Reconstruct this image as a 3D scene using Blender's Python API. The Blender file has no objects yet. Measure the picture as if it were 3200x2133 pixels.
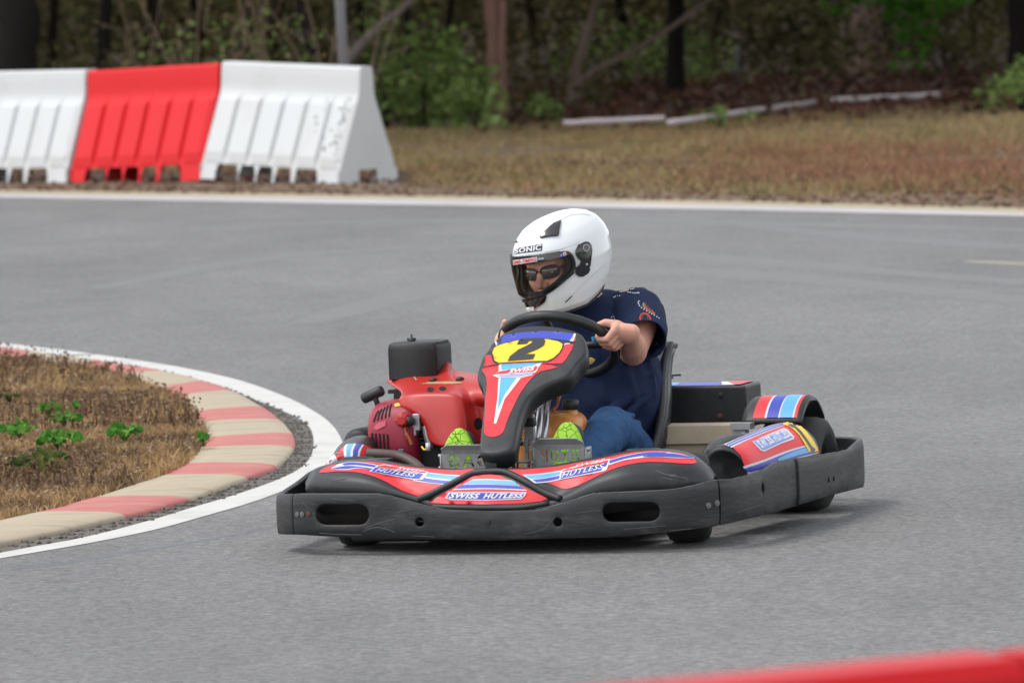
import bpy, bmesh, math, random
import numpy as np
from math import sin, cos, tan, atan, atan2, pi, radians, sqrt
from mathutils import Vector, Matrix, Euler
from mathutils.bvhtree import BVHTree
from mathutils.geometry import delaunay_2d_cdt, tessellate_polygon
random.seed(7); rng = np.random.default_rng(7)
SC = bpy.context.scene; COL = SC.collection

# ------------------------------------------------------------------ camera
F = 20500.0; CAMH = 1.65; PITCH = atan((1066.5 + 120) / F); ROLL = radians(2.2); TH = radians(18)
_fw = Vector((0, cos(PITCH), -sin(PITCH))); _u0 = Vector((0, sin(PITCH), cos(PITCH))); _r0 = Vector((1, 0, 0))
_rt = _r0 * cos(ROLL) - _u0 * sin(ROLL); _up = _u0 * cos(ROLL) + _r0 * sin(ROLL)
CP = Vector((0, 0, CAMH))
cam = bpy.data.cameras.new('camera'); camo = bpy.data.objects.new('camera', cam); COL.objects.link(camo)
cam.sensor_width = 22.3; cam.lens = F / 3200 * 22.3; cam.clip_start = 0.5; cam.clip_end = 2000
_m = Matrix((_rt, _up, -_fw)).transposed().to_4x4(); _m.translation = CP
camo.matrix_world = _m; SC.camera = camo
cam.dof.use_dof = True; cam.dof.focus_distance = 18.7; cam.dof.aperture_fstop = 5.6

# ------------------------------------------------------------------ world, sun, exposure
SUN_EL = radians(60); SUN_DIR = Vector((-0.93, -0.18, 0)).normalized() * cos(SUN_EL) + Vector((0, 0, sin(SUN_EL)))
W = bpy.data.worlds.new('World'); SC.world = W; W.use_nodes = True
_n = W.node_tree.nodes; _bg = _n['Background']; _sky = _n.new('ShaderNodeTexSky'); _sky.sky_type = 'NISHITA'
_sky.sun_disc = False; _sky.sun_elevation = SUN_EL; _sky.sun_rotation = atan2(SUN_DIR.x, SUN_DIR.y)
_sky.air_density = 1.0; _sky.dust_density = 0.8; _sky.ozone_density = 1.0
_hs = _n.new('ShaderNodeHueSaturation'); _hs.inputs['Saturation'].default_value = .2      # thin bright cloud
W.node_tree.links.new(_sky.outputs[0], _hs.inputs['Color']); W.node_tree.links.new(_hs.outputs[0], _bg.inputs[0]); _bg.inputs[1].default_value = 0.15
sl = bpy.data.lights.new('sun', 'SUN'); slo = bpy.data.objects.new('sun', sl); COL.objects.link(slo)
sl.energy = 0.75; sl.angle = radians(18); sl.color = (1.0, 0.96, 0.9)
slo.rotation_euler = SUN_DIR.to_track_quat('Z', 'Y').to_euler(); slo.location = (-10, 0, 20)
SC.view_settings.view_transform = 'Standard'; SC.view_settings.look = 'None'
SC.view_settings.exposure = 1.12; SC.view_settings.gamma = 1.0
SC.render.engine = 'CYCLES'; SC.cycles.max_bounces = 6; SC.cycles.transparent_max_bounces = 8
SC.cycles.use_denoising = True

# ------------------------------------------------------------------ picking helpers (photo pixel on a known plane -> metres)
def ray(px, py): return _fw + _rt * ((px - 1600) / F) + _up * ((1066.5 - py) / F)
def G(px, py, z=0.0):
    d = ray(px, py); return CP + d * ((z - CAMH) / d.z)
def atY(px, py, Y):
    d = ray(px, py); return CP + d * (Y / d.y)
def pix(w):
    v = Vector(w) - CP; z = v.dot(_fw); return (1600 + F * v.dot(_rt) / z, 1066.5 - F * v.dot(_up) / z)
K0 = G(1522, 1733)
KX = Vector((cos(TH), -sin(TH), 0)); KY = Vector((sin(TH), cos(TH), 0)); KZ = Vector((0, 0, 1))
KM = Matrix.Translation(K0) @ Matrix.Rotation(-TH, 4, 'Z'); KI = KM.inverted()
def KP(px, py, y=None, x=None, z=None):
    o = KI @ CP; d = KI.to_3x3() @ ray(px, py)
    i, v = (1, y) if y is not None else ((0, x) if x is not None else (2, z))
    return o + d * ((v - o[i]) / d[i])
def kpix(x, y, z): return pix(KM @ Vector((x, y, z)))

# ------------------------------------------------------------------ materials
def lin(c):
    if isinstance(c, str):
        c = [int(c[i:i + 2], 16) / 255 for i in (0, 2, 4)]
    return tuple((v / 12.92 if v <= .04045 else ((v + .055) / 1.055) ** 2.4) for v in c)
MATS = {}
def mat(name, c, rough=.5, var=.0, vs=8.0, dirt=None, bump=0.0, bs=60.0, metal=0.0, coat=0.0, spec=.5, stretch=None, dirtamt=.5, ds=4.0):
    m = bpy.data.materials.new(name); m.use_nodes = True; nt = m.node_tree; b = nt.nodes['Principled BSDF']
    b.inputs['Base Color'].default_value = (*c, 1); b.inputs['Roughness'].default_value = rough
    b.inputs['Metallic'].default_value = metal; b.inputs['Coat Weight'].default_value = coat; b.inputs['Specular IOR Level'].default_value = spec
    tc = nt.nodes.new('ShaderNodeTexCoord'); src = tc.outputs['Object']
    if stretch:
        mp = nt.nodes.new('ShaderNodeMapping'); mp.inputs['Scale'].default_value = stretch
        nt.links.new(src, mp.inputs[0]); src = mp.outputs[0]
    col = None
    if var or dirt:
        n = nt.nodes.new('ShaderNodeTexNoise'); n.inputs['Scale'].default_value = vs; n.inputs['Detail'].default_value = 6
        n.inputs['Roughness'].default_value = .65; nt.links.new(src, n.inputs['Vector'])
        mx = nt.nodes.new('ShaderNodeMix'); mx.data_type = 'RGBA'
        mx.inputs['A'].default_value = (*[max(0, v * (1 - var)) for v in c], 1); mx.inputs['B'].default_value = (*[min(1, v * (1 + var)) for v in c], 1)
        nt.links.new(n.outputs['Fac'], mx.inputs['Factor']); col = mx.outputs['Result']
        rr = nt.nodes.new('ShaderNodeMapRange'); rr.inputs[3].default_value = rough * .8; rr.inputs[4].default_value = min(1, rough * 1.25)
        nt.links.new(n.outputs['Fac'], rr.inputs[0]); nt.links.new(rr.outputs[0], b.inputs['Roughness'])
    if dirt:
        n2 = nt.nodes.new('ShaderNodeTexNoise'); n2.inputs['Scale'].default_value = ds; n2.inputs['Detail'].default_value = 9; n2.inputs['Roughness'].default_value = .7
        nt.links.new(src, n2.inputs['Vector'])
        cr = nt.nodes.new('ShaderNodeMapRange'); cr.inputs[1].default_value = .5; cr.inputs[2].default_value = .75; cr.inputs[4].default_value = dirtamt
        nt.links.new(n2.outputs['Fac'], cr.inputs[0])
        m2 = nt.nodes.new('ShaderNodeMix'); m2.data_type = 'RGBA'; m2.inputs['B'].default_value = (*dirt, 1)
        nt.links.new(cr.outputs[0], m2.inputs['Factor']); nt.links.new(col, m2.inputs['A']); col = m2.outputs['Result']
    if col: nt.links.new(col, b.inputs['Base Color'])
    if bump:
        n3 = nt.nodes.new('ShaderNodeTexNoise'); n3.inputs['Scale'].default_value = bs; n3.inputs['Detail'].default_value = 5
        nt.links.new(src, n3.inputs['Vector']); bp = nt.nodes.new('ShaderNodeBump'); bp.inputs['Strength'].default_value = bump
        bp.inputs['Distance'].default_value = .01; nt.links.new(n3.outputs['Fac'], bp.inputs['Height']); nt.links.new(bp.outputs[0], b.inputs['Normal'])
    MATS[name] = m; return m
def leafmat(name, cols, scale=.6, trans=.35, detail=3):
    m = bpy.data.materials.new(name); m.use_nodes = True; nt = m.node_tree; b = nt.nodes['Principled BSDF']; out = nt.nodes['Material Output']
    tc = nt.nodes.new('ShaderNodeTexCoord'); n = nt.nodes.new('ShaderNodeTexNoise'); n.inputs['Scale'].default_value = scale; n.inputs['Detail'].default_value = detail
    n.inputs['Roughness'].default_value = .75; nt.links.new(tc.outputs['Object'], n.inputs['Vector'])
    cr = nt.nodes.new('ShaderNodeValToRGB'); el = cr.color_ramp.elements
    ps = np.linspace(.3, .7, len(cols)); el[0].position = ps[0]; el[0].color = (*cols[0], 1); el[1].position = ps[-1]; el[1].color = (*cols[-1], 1)
    for p, c in zip(ps[1:-1], cols[1:-1]): e = el.new(p); e.color = (*c, 1)
    nt.links.new(n.outputs['Fac'], cr.inputs[0]); nt.links.new(cr.outputs[0], b.inputs['Base Color']); b.inputs['Roughness'].default_value = .7; b.inputs['Specular IOR Level'].default_value = .12
    tr = nt.nodes.new('ShaderNodeBsdfTranslucent'); nt.links.new(cr.outputs[0], tr.inputs[0])
    mx = nt.nodes.new('ShaderNodeMixShader'); mx.inputs[0].default_value = trans
    nt.links.new(b.outputs[0], mx.inputs[1]); nt.links.new(tr.outputs[0], mx.inputs[2]); nt.links.new(mx.outputs[0], out.inputs[0])
    MATS[name] = m; return m

M_black = mat('black_plastic', (.012, .013, .0145), .46, .35, 30, dirt=(.06, .058, .053), dirtamt=.5, ds=9, bump=.035, bs=140)
M_bump = mat('scuffed_black_plastic', (.009, .0095, .0105), .5, .45, 14, dirt=(.11, .105, .10), dirtamt=.7, ds=6, bump=.13, bs=40, stretch=(.6, .6, 2.2))
M_rubber = mat('tyre_rubber', (.018, .018, .018), .75, .3, 30, dirt=(.06, .055, .05), dirtamt=.5, bump=.2, bs=90)
M_gloss = mat('gloss_black', (.008, .008, .010), .12, coat=.5)
M_dark = mat('dark_metal', (.03, .03, .03), .5, .4, 30, dirt=(.09, .07, .05), dirtamt=.5, metal=.4)
M_red = mat('sticker_red', lin('D0222C'), .42, .08, 10, dirt=lin('C8585A'), dirtamt=.35, ds=14)
M_blue = mat('sticker_blue', lin('2F3FA8'), .42, .1, 10)
M_lblue = mat('sticker_light_blue', lin('55A2DA'), .42, .08, 10)
M_white = mat('sticker_white', (.6, .6, .62), .42, .08, 10)
M_yellow = mat('sticker_yellow', lin('E4C228'), .42, .06, 10)
M_num = mat('sticker_black', (.02, .021, .024), .35, .1, 10)
M_engred = mat('red_engine_plastic', lin('B0201A'), .42, .18, 6, dirt=lin('8E463C'), dirtamt=.55, ds=7, coat=.1, bump=.05, bs=30)
M_fanred = mat('dusty_dark_red_paint', lin('8E1530'), .45, .2, 8, dirt=lin('8C6066'), dirtamt=.6, ds=6)
M_chrome = mat('chrome', (.5, .51, .53), .36, metal=.9)
M_steel = mat('brushed_steel', (.36, .36, .37), .38, .25, 20, metal=.75, bump=.05, bs=80, stretch=(1, 1, 8))
M_tank = mat('amber_tank_plastic', lin('C27A34'), .35, .3, 7, dirt=lin('D2B488'), dirtamt=.65, ds=9)
_b = M_tank.node_tree.nodes['Principled BSDF']; _b.inputs['Subsurface Weight'].default_value = .25; _b.inputs['Subsurface Radius'].default_value = (.02, .008, .003); _b.inputs['Subsurface Scale'].default_value = 1
M_pedal = mat('pedal_steel', (.30, .30, .30), .5, .3, 20, metal=.2, dirt=(.08, .07, .06), dirtamt=.4, ds=30)
M_beige = mat('beige_heat_shield', lin('B5A68E'), .7, .12, 10, dirt=lin('6E6557'), dirtamt=.5)
M_hose = mat('brown_hose', lin('4A3A34'), .5, .2, 20)
M_orange = mat('orange_hose', lin('9A4A22'), .4, .2, 20)
M_helmet = mat('white_helmet_shell', (.66, .68, .69), .2, .02, 5, coat=.5)
M_line = mat('grey_seam', (.42, .43, .45), .4)
M_liner = mat('helmet_lining', (.028, .028, .03), .9, .3, 60)
M_shirt = mat('navy_shirt_cloth', (.012, .0215, .058), .85, .5, 9, bump=.3, bs=22, spec=.2)
M_jeans = mat('blue_denim', (.027, .078, .18), .85, .4, 12, dirt=(.06, .13, .25), dirtamt=.5, ds=14, bump=.4, bs=40, spec=.2)
M_shoe = mat('dark_shoe', (.03, .03, .035), .7, .2, 20)
M_glass = mat('dark_lens', (.085, .07, .065), .12, coat=.4)
M_wpaint = mat('white_barrier_plastic', (.52, .53, .53), .45, .05, 3, dirt=(.44, .42, .38), dirtamt=.5, ds=2.2, bump=.06, bs=12)
M_rpaint = mat('red_barrier_plastic', (.60, .013, .017), .5, .12, 3, dirt=(.50, .032, .034), dirtamt=.4, ds=3, bump=.06, bs=12, spec=.22)
M_rshade = mat('shaded_red_barrier_plastic', (.46, .008, .011), .5, .12, 3, dirt=(.40, .015, .018), dirtamt=.4, ds=3, bump=.05, bs=12, spec=.18)  # same red plastic, darkened to paint in the shade on the foreground barriers
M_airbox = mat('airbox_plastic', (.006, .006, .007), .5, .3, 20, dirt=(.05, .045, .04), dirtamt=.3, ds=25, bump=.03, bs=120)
M_pole = mat('galvanised_steel', (.38, .39, .42), .45, .15, 4, metal=.5)
M_dirtdark = mat('dark_hole', (.004, .004, .004), .9)
def skin_material():
    m = mat('skin', lin('D29C86'), .5, .16, 14, bump=.06, bs=160)
    b = m.node_tree.nodes['Principled BSDF']; b.inputs['Subsurface Weight'].default_value = .15
    b.inputs['Subsurface Radius'].default_value = (.01, .004, .002); b.inputs['Subsurface Scale'].default_value = 1
    return m
M_skin = skin_material()
def sole_material():
    m = mat('lime_sole', lin('86B81F'), .6); nt = m.node_tree; b = nt.nodes['Principled BSDF']
    tc = nt.nodes.new('ShaderNodeTexCoord'); v = nt.nodes.new('ShaderNodeTexVoronoi'); v.feature = 'DISTANCE_TO_EDGE'; v.inputs['Scale'].default_value = 46
    nt.links.new(tc.outputs['Object'], v.inputs['Vector']); r = nt.nodes.new('ShaderNodeMapRange'); r.inputs[2].default_value = .035
    nt.links.new(v.outputs['Distance'], r.inputs[0]); bp = nt.nodes.new('ShaderNodeBump'); bp.inputs['Strength'].default_value = .9; bp.inputs['Distance'].default_value = .006
    nt.links.new(r.outputs[0], bp.inputs['Height']); nt.links.new(bp.outputs[0], b.inputs['Normal'])
    mx = nt.nodes.new('ShaderNodeMix'); mx.data_type = 'RGBA'; mx.inputs['A'].default_value = (*lin('74A01C'), 1); mx.inputs['B'].default_value = (*lin('8FC122'), 1)
    nt.links.new(r.outputs[0], mx.inputs['Factor']); nt.links.new(mx.outputs['Result'], b.inputs['Base Color']); return m
M_sole = sole_material()
def visor_material():
    m = bpy.data.materials.new('tinted_visor'); m.use_nodes = True; nt = m.node_tree; out = nt.nodes['Material Output']; nt.nodes.remove(nt.nodes['Principled BSDF'])
    t = nt.nodes.new('ShaderNodeBsdfTransparent'); t.inputs[0].default_value = (.97, .95, .93, 1)
    g = nt.nodes.new('ShaderNodeBsdfGlossy'); g.inputs['Roughness'].default_value = .04
    lw = nt.nodes.new('ShaderNodeFresnel'); lw.inputs[0].default_value = 1.45; mx = nt.nodes.new('ShaderNodeMixShader')
    nt.links.new(lw.outputs[0], mx.inputs[0]); nt.links.new(t.outputs[0], mx.inputs[1]); nt.links.new(g.outputs[0], mx.inputs[2]); nt.links.new(mx.outputs[0], out.inputs[0])
    return m
M_visor = visor_material()

# ------------------------------------------------------------------ object helpers
def tag(o, label=None, cat=None, group=None, kind=None):
    if label: o['label'] = label
    if cat: o['category'] = cat
    if group: o['group'] = group
    if kind: o['kind'] = kind
    return o
OFF = {}
def thing(name, label, cat, M=None, group=None, off=None):
    o = bpy.data.objects.new(name, None); COL.objects.link(o); o.empty_display_size = .1
    if M is not None:
        o.matrix_world = M if off is None else M @ Matrix.Translation(off)
    if off is not None: OFF[o.name] = Vector(off)
    return tag(o, label, cat, group)
def root_off(p):
    while p is not None:
        if p.name in OFF: return OFF[p.name]
        p = p.parent
    return Vector((0, 0, 0))
def obj(name, verts, faces, m, parent=None, smooth=True, midx=None, bevel=0, subsurf=0, solid=0, soff=-1, bseg=3):
    me = bpy.data.meshes.new(name); of = root_off(parent)
    me.from_pydata([tuple(Vector(v) - of) for v in verts], [], [tuple(f) for f in faces])
    ms = m if isinstance(m, (list, tuple)) else [m]
    for k in ms: me.materials.append(k)
    if midx is not None: me.polygons.foreach_set('material_index', midx)
    me.polygons.foreach_set('use_smooth', [smooth] * len(me.polygons)); me.update()
    o = bpy.data.objects.new(name, me); COL.objects.link(o)
    if parent: o.parent = parent
    if subsurf: s = o.modifiers.new('s', 'SUBSURF'); s.levels = s.render_levels = subsurf
    if solid: s = o.modifiers.new('t', 'SOLIDIFY'); s.thickness = solid; s.offset = soff
    if bevel: s = o.modifiers.new('b', 'BEVEL'); s.width = bevel; s.segments = bseg; s.limit_method = 'ANGLE'; s.angle_limit = radians(40)
    return o
class MB:
    def __init__(s): s.v = []; s.f = []
    def add(s, v, f): n = len(s.v); s.v += [Vector(a) for a in v]; s.f += [tuple(i + n for i in q) for q in f]; return s
    def box(s, c, d, M=None):
        c = Vector(c); v = [Vector((x * d[0] / 2, y * d[1] / 2, z * d[2] / 2)) for x in (-1, 1) for y in (-1, 1) for z in (-1, 1)]
        if M is not None: v = [M @ a for a in v]
        return s.add([c + a for a in v], [(0, 1, 3, 2), (4, 6, 7, 5), (0, 4, 5, 1), (2, 3, 7, 6), (0, 2, 6, 4), (1, 5, 7, 3)])
    def tube(s, pts, r, seg=10, cap=True):
        v, f = tube_geo(pts, r, seg, cap); return s.add(v, f)
    def cyl(s, p0, p1, r0, r1=None, seg=20):
        return s.tube([p0, p1], [r0, r0 if r1 is None else r1], seg)
    def build(s, name, m, parent=None, **k): return obj(name, s.v, s.f, m, parent, **k)
def catmull(pts, n=6, closed=False):
    P = [Vector(p) for p in pts]; out = []; L = len(P)
    for i in range(L if closed else L - 1):
        if closed: a, b, c, d = P[i - 1], P[i], P[(i + 1) % L], P[(i + 2) % L]
        else: a, b, c, d = P[max(i - 1, 0)], P[i], P[i + 1], P[min(i + 2, L - 1)]
        for k in range(n):
            t = k / n; out.append(.5 * ((2 * b) + (c - a) * t + (2 * a - 5 * b + 4 * c - d) * t * t + (3 * b - a - 3 * c + d) * t ** 3))
    if not closed: out.append(P[-1])
    return out
def tube_geo(pts, r, seg=10, cap=True, closed=False):
    P = [Vector(p) for p in pts]; n = len(P); R = list(r) if hasattr(r, '__len__') else [r] * n
    v = []; f = []; u = None
    for i in range(n):
        if closed: t = P[(i + 1) % n] - P[i - 1]
        else: t = P[min(i + 1, n - 1)] - P[max(i - 1, 0)]
        t.normalize()
        if u is None: u = t.orthogonal().normalized()
        else: u = (u - t * u.dot(t)); u = u.normalized() if u.length > 1e-6 else t.orthogonal().normalized()
        w = t.cross(u)
        for k in range(seg): a = 2 * pi * k / seg; v.append(P[i] + (u * cos(a) + w * sin(a)) * R[i])
    for i in range(n if closed else n - 1):
        j = (i + 1) % n
        for k in range(seg): l = (k + 1) % seg; f.append((i * seg + k, i * seg + l, j * seg + l, j * seg + k))
    if cap and not closed: f.append(tuple(range(seg - 1, -1, -1))); f.append(tuple((n - 1) * seg + k for k in range(seg)))
    return v, f
def capsule(mb, p0, r0, p1, r1, seg=16, sx=1.0, ax=None):
    p0, p1 = Vector(p0), Vector(p1); d = p1 - p0; L = d.length
    t = d.normalized() if L > 1e-6 else Vector((0, 0, 1)); u = t.orthogonal().normalized() if ax is None else (Vector(ax) - t * t.dot(Vector(ax))).normalized(); w = t.cross(u)
    prof = [(-r0 * cos(a), r0 * sin(a)) for a in np.linspace(0, pi / 2, 6)] + [(L + r1 * sin(a), r1 * cos(a)) for a in np.linspace(0, pi / 2, 6)]
    v = []; f = []
    for (h, r) in prof:
        r = max(r, 1e-5)
        for k in range(seg): a = 2 * pi * k / seg; v.append(p0 + t * h + u * (r * cos(a) * sx) + w * (r * sin(a)))
    for i in range(len(prof) - 1):
        for k in range(seg): l = (k + 1) % seg; f.append((i * seg + k, i * seg + l, (i + 1) * seg + l, (i + 1) * seg + k))
    f.append(tuple(range(seg - 1, -1, -1))); f.append(tuple((len(prof) - 1) * seg + k for k in range(seg)))
    mb.add(v, f)
def fused(o, voxel, smooth=4):
    r = o.modifiers.new('r', 'REMESH'); r.mode = 'VOXEL'; r.voxel_size = voxel; r.use_smooth_shade = True
    s = o.modifiers.new('sm', 'SMOOTH'); s.iterations = smooth; s.factor = .5
    return o
def loft(rings, closed=True, caps=(False, False)):
    n = len(rings[0]); v = [Vector(p) for r in rings for p in r]; f = []
    for i in range(len(rings) - 1):
        for k in range(n if closed else n - 1):
            l = (k + 1) % n; f.append((i * n + k, i * n + l, (i + 1) * n + l, (i + 1) * n + k))
    if caps[0]: f.append(tuple(range(n - 1, -1, -1)))
    if caps[1]: f.append(tuple((len(rings) - 1) * n + k for k in range(n)))
    return v, f
def inside(p, poly):
    x, y = p; c = False; j = len(poly) - 1
    for i in range(len(poly)):
        xi, yi = poly[i]; xj, yj = poly[j]
        if (yi > y) != (yj > y) and x < (xj - xi) * (y - yi) / (yj - yi) + xi: c = not c
        j = i
    return c
def resample(poly, step, closed=True):
    out = []; n = len(poly)
    for i in range(n if closed else n - 1):
        a = Vector(poly[i]); b = Vector(poly[(i + 1) % n]); k = max(1, int((b - a).length / step + .5))
        out += [a + (b - a) * (j / k) for j in range(k)]
    if not closed: out.append(Vector(poly[-1]))
    return out
def triangulate(poly, step, holes=()):
    P = resample(poly, step); edges = [(i, (i + 1) % len(P)) for i in range(len(P))]; loops = [[tuple(p) for p in P]]
    for h in holes:
        hp = resample(h, step); n = len(P); P += hp; edges += [(n + i, n + (i + 1) % len(hp)) for i in range(len(hp))]; loops.append([tuple(p) for p in hp])
    xs = [p[0] for p in P]; ys = [p[1] for p in P]; B = list(P)
    y = min(ys) + step * .6
    while y < max(ys):
        x = min(xs) + step * .6
        while x < max(xs):
            if inside((x, y), loops[0]) and not any(inside((x, y), h) for h in loops[1:]):
                if min((Vector((x, y)) - q).length for q in B) > step * .45: P.append(Vector((x, y)))
            x += step
        y += step
    vs, _, fs, *_ = delaunay_2d_cdt([Vector((p[0], p[1])) for p in P], edges, [], 0, 1e-6)
    keep = []
    for f in fs:
        c = sum((Vector(vs[i]) for i in f), Vector((0, 0))) / 3
        if inside(tuple(c), loops[0]) and not any(inside(tuple(c), h) for h in loops[1:]): keep.append(tuple(f))
    return vs, keep

# stickers: outlines traced on the picture, laid on the real surface of a part
class Surf:
    def __init__(s, *os_):
        bpy.context.view_layer.update(); dg = bpy.context.evaluated_depsgraph_get()
        s.b = [(BVHTree.FromObject(o, dg), o.matrix_world.copy(), o) for o in os_]
    def cast(s, px, py):
        best = None; d = ray(px, py).normalized()
        for b, M, o in s.b:
            Mi = M.inverted(); h = b.ray_cast(Mi @ CP, (Mi.to_3x3() @ d).normalized())
            if h[0] is not None:
                w = M @ h[0]; nn = (M.to_3x3() @ h[1]).normalized()
                if nn.dot(d) > 0: nn = -nn
                if best is None or (w - CP).length < best[2]: best = (w, nn, (w - CP).length)
        return best
    def put(s, pts, off):
        out = []
        for p in pts:
            h = s.cast(p[0], p[1]); out.append(None if h is None else KI @ (h[0] + h[1] * off))
        return out
def _emit(name, pts, faces, m, parent):
    ok = [f for f in faces if all(pts[i] is not None for i in f)]
    use = sorted({i for f in ok for i in f}); mp = {a: b for b, a in enumerate(use)}
    return obj(name, [pts[i] for i in use], [tuple(mp[i] for i in f) for f in ok], m, parent) if ok else None
def decal(name, surf, poly, m, parent, off=.0012, step=14, curve=0):
    if curve: poly = [tuple(p) for p in catmull([(*p, 0) for p in poly], curve, True)]; poly = [p[:2] for p in poly]
    vs, fs = triangulate(poly, step); return _emit(name, surf.put(vs, off), fs, m, parent)
def strip(name, surf, top, bot, m, parent, off=.002, n=8):
    T = [p[:2] for p in catmull([(*p, 0) for p in top], n)]; Bt = [p[:2] for p in catmull([(*p, 0) for p in bot], n)]
    def rs(L, k):
        L = [Vector(p) for p in L]; d = [0]
        for a, b in zip(L, L[1:]): d.append(d[-1] + (b - a).length)
        return [(np.interp(t, d, [p[0] for p in L]), np.interp(t, d, [p[1] for p in L])) for t in np.linspace(0, d[-1], k)]
    k = 40; rows = [rs(T, k), rs(Bt, k)]
    pts = []; 
    for j in range(4): pts += [tuple(np.array(a) * (1 - j / 3) + np.array(b) * (j / 3)) for a, b in zip(*rows)]
    fs = [(j * k + i, j * k + i + 1, (j + 1) * k + i + 1, (j + 1) * k + i) for j in range(3) for i in range(k - 1)]
    return _emit(name, surf.put(pts, off), fs, m, parent)
def line(name, surf, pts, w, m, parent, off=.0022):
    P = [Vector(p[:2]) for p in catmull([(*p, 0) for p in pts], 6)]; a = []; b = []
    for i in range(len(P)):
        t = (P[min(i + 1, len(P) - 1)] - P[max(i - 1, 0)]).normalized(); nrm = Vector((-t.y, t.x)) * (w / 2)
        a.append(tuple(P[i] + nrm)); b.append(tuple(P[i] - nrm))
    return strip(name, surf, a, b, m, parent, off, 1)
def text2d(s, bold=0.0, shear=0.0):
    cu = bpy.data.curves.new('t', 'FONT'); cu.body = s; cu.offset = bold; cu.shear = shear; cu.resolution_u = 3; cu.space_character = 1.09
    o = bpy.data.objects.new('t', cu); COL.objects.link(o); bpy.context.view_layer.update()
    me = bpy.data.meshes.new_from_object(o.evaluated_get(bpy.context.evaluated_depsgraph_get()))
    me.calc_loop_triangles(); v = [(p.co.x, p.co.y) for p in me.vertices]; f = [tuple(p.vertices) for p in me.loop_triangles]
    bpy.data.objects.remove(o); bpy.data.curves.remove(cu); bpy.data.meshes.remove(me)
    a = np.array(v); lo = a.min(0); a = (a - lo) / (a.max(0) - lo); return a, f
def lettering(name, surf, s, quad, m, parent, bold=.02, shear=.2, off=.003):
    a, f = text2d(s, bold, shear); bl, br, tr, tl = [np.array(q, float) for q in quad]
    pts = [tuple((bl * (1 - x) + br * x) * (1 - y) + (tl * (1 - x) + tr * x) * y) for x, y in a]
    o = _emit(name, surf.put(pts, off), f, m, parent)
    if o: o.data.polygons.foreach_set('use_smooth', [False] * len(o.data.polygons))
    return o

# ================================================================== SETTING
def asphalt_material():
    m = bpy.data.materials.new('asphalt'); m.use_nodes = True; nt = m.node_tree; b = nt.nodes['Principled BSDF']; L = nt.links.new
    tc = nt.nodes.new('ShaderNodeTexCoord')
    def noise(s, d=4, r=.6, st=None):
        n = nt.nodes.new('ShaderNodeTexNoise'); n.inputs['Scale'].default_value = s; n.inputs['Detail'].default_value = d; n.inputs['Roughness'].default_value = r
        src = tc.outputs['Object']
        if st: mp = nt.nodes.new('ShaderNodeMapping'); mp.inputs['Scale'].default_value = st; L(src, mp.inputs[0]); src = mp.outputs[0]
        L(src, n.inputs['Vector']); return n.outputs['Fac']
    def rng_(x, a, c, lo, hi):
        r = nt.nodes.new('ShaderNodeMapRange'); r.inputs[1].default_value = a; r.inputs[2].default_value = c; r.inputs[3].default_value = lo; r.inputs[4].default_value = hi; L(x, r.inputs[0]); return r.outputs[0]
    def mul(x, y):
        q = nt.nodes.new('ShaderNodeMath'); q.operation = 'MULTIPLY'; L(x, q.inputs[0]); L(y, q.inputs[1]); return q.outputs[0]
    v = nt.nodes.new('ShaderNodeTexVoronoi'); v.inputs['Scale'].default_value = 75; L(tc.outputs['Object'], v.inputs['Vector'])
    sp = nt.nodes.new('ShaderNodeSeparateColor'); L(v.outputs['Color'], sp.inputs[0])
    a = rng_(sp.outputs[0], 0, 1, .74, 1.26)
    f = mul(a, rng_(noise(28, 5, .75), .3, .7, .78, 1.2)); f = mul(f, rng_(noise(.55, 4, .6, (1, .35, 1)), .3, .7, .86, 1.12)); f = mul(f, rng_(noise(2.6, 5, .7, (1, .5, 1)), .35, .7, .92, 1.07))
    c = nt.nodes.new('ShaderNodeMix'); c.data_type = 'RGBA'; c.blend_type = 'MULTIPLY'; c.inputs['Factor'].default_value = 1
    c.inputs['A'].default_value = (.169, .1665, .162, 1); L(f, c.inputs['B']); L(c.outputs['Result'], b.inputs['Base Color'])
    b.inputs['Roughness'].default_value = .85; b.inputs['Specular IOR Level'].default_value = .25
    bp = nt.nodes.new('ShaderNodeBump'); bp.inputs['Strength'].default_value = .35; bp.inputs['Distance'].default_value = .006; L(v.outputs['Distance'], bp.inputs['Height']); L(bp.outputs[0], b.inputs['Normal'])
    return m
M_asphalt = asphalt_material()
M_line = M_line
M_paint = mat('road_white_paint', (.52, .51, .48), .7, .12, 4, dirt=(.28, .27, .25), dirtamt=.55, ds=3.5, bump=.2, bs=90)
M_farline = mat('far_edge_paint', (.42, .395, .39), .7, .15, 1.5, dirt=(.28, .26, .245), dirtamt=.5, ds=1.2)
M_cream = mat('kerb_cream', lin('A89B84'), .8, .14, 4, dirt=lin('6A5C48'), dirtamt=.7, ds=4, bump=.25, bs=60, stretch=(.5, 2.2, 1))
M_kred = mat('kerb_faded_red', lin('B06660'), .8, .16, 5, dirt=lin('A8917E'), dirtamt=.85, ds=5, bump=.25, bs=60, stretch=(.5, 2.2, 1))
M_gap = mat('dirty_gravel', (.105, .095, .083), .95, .7, 22, dirt=(.16, .13, .10), dirtamt=.7, ds=10, bump=.8, bs=60)
M_soil = mat('dry_soil', (.12, .085, .055), .95, .5, 6, dirt=(.19, .14, .09), dirtamt=.7, ds=3, bump=.6, bs=30)
M_floor = mat('forest_floor', (.075, .05, .035), .95, .5, 1.2, dirt=(.11, .075, .05), dirtamt=.7, ds=2.5, bump=.5, bs=8)
def P8(x, y, z=0.0): return G(x * .4975, 1000 + y * .4975, z)
def smoothpts(pts, n=6): return catmull(pts, n)
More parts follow.
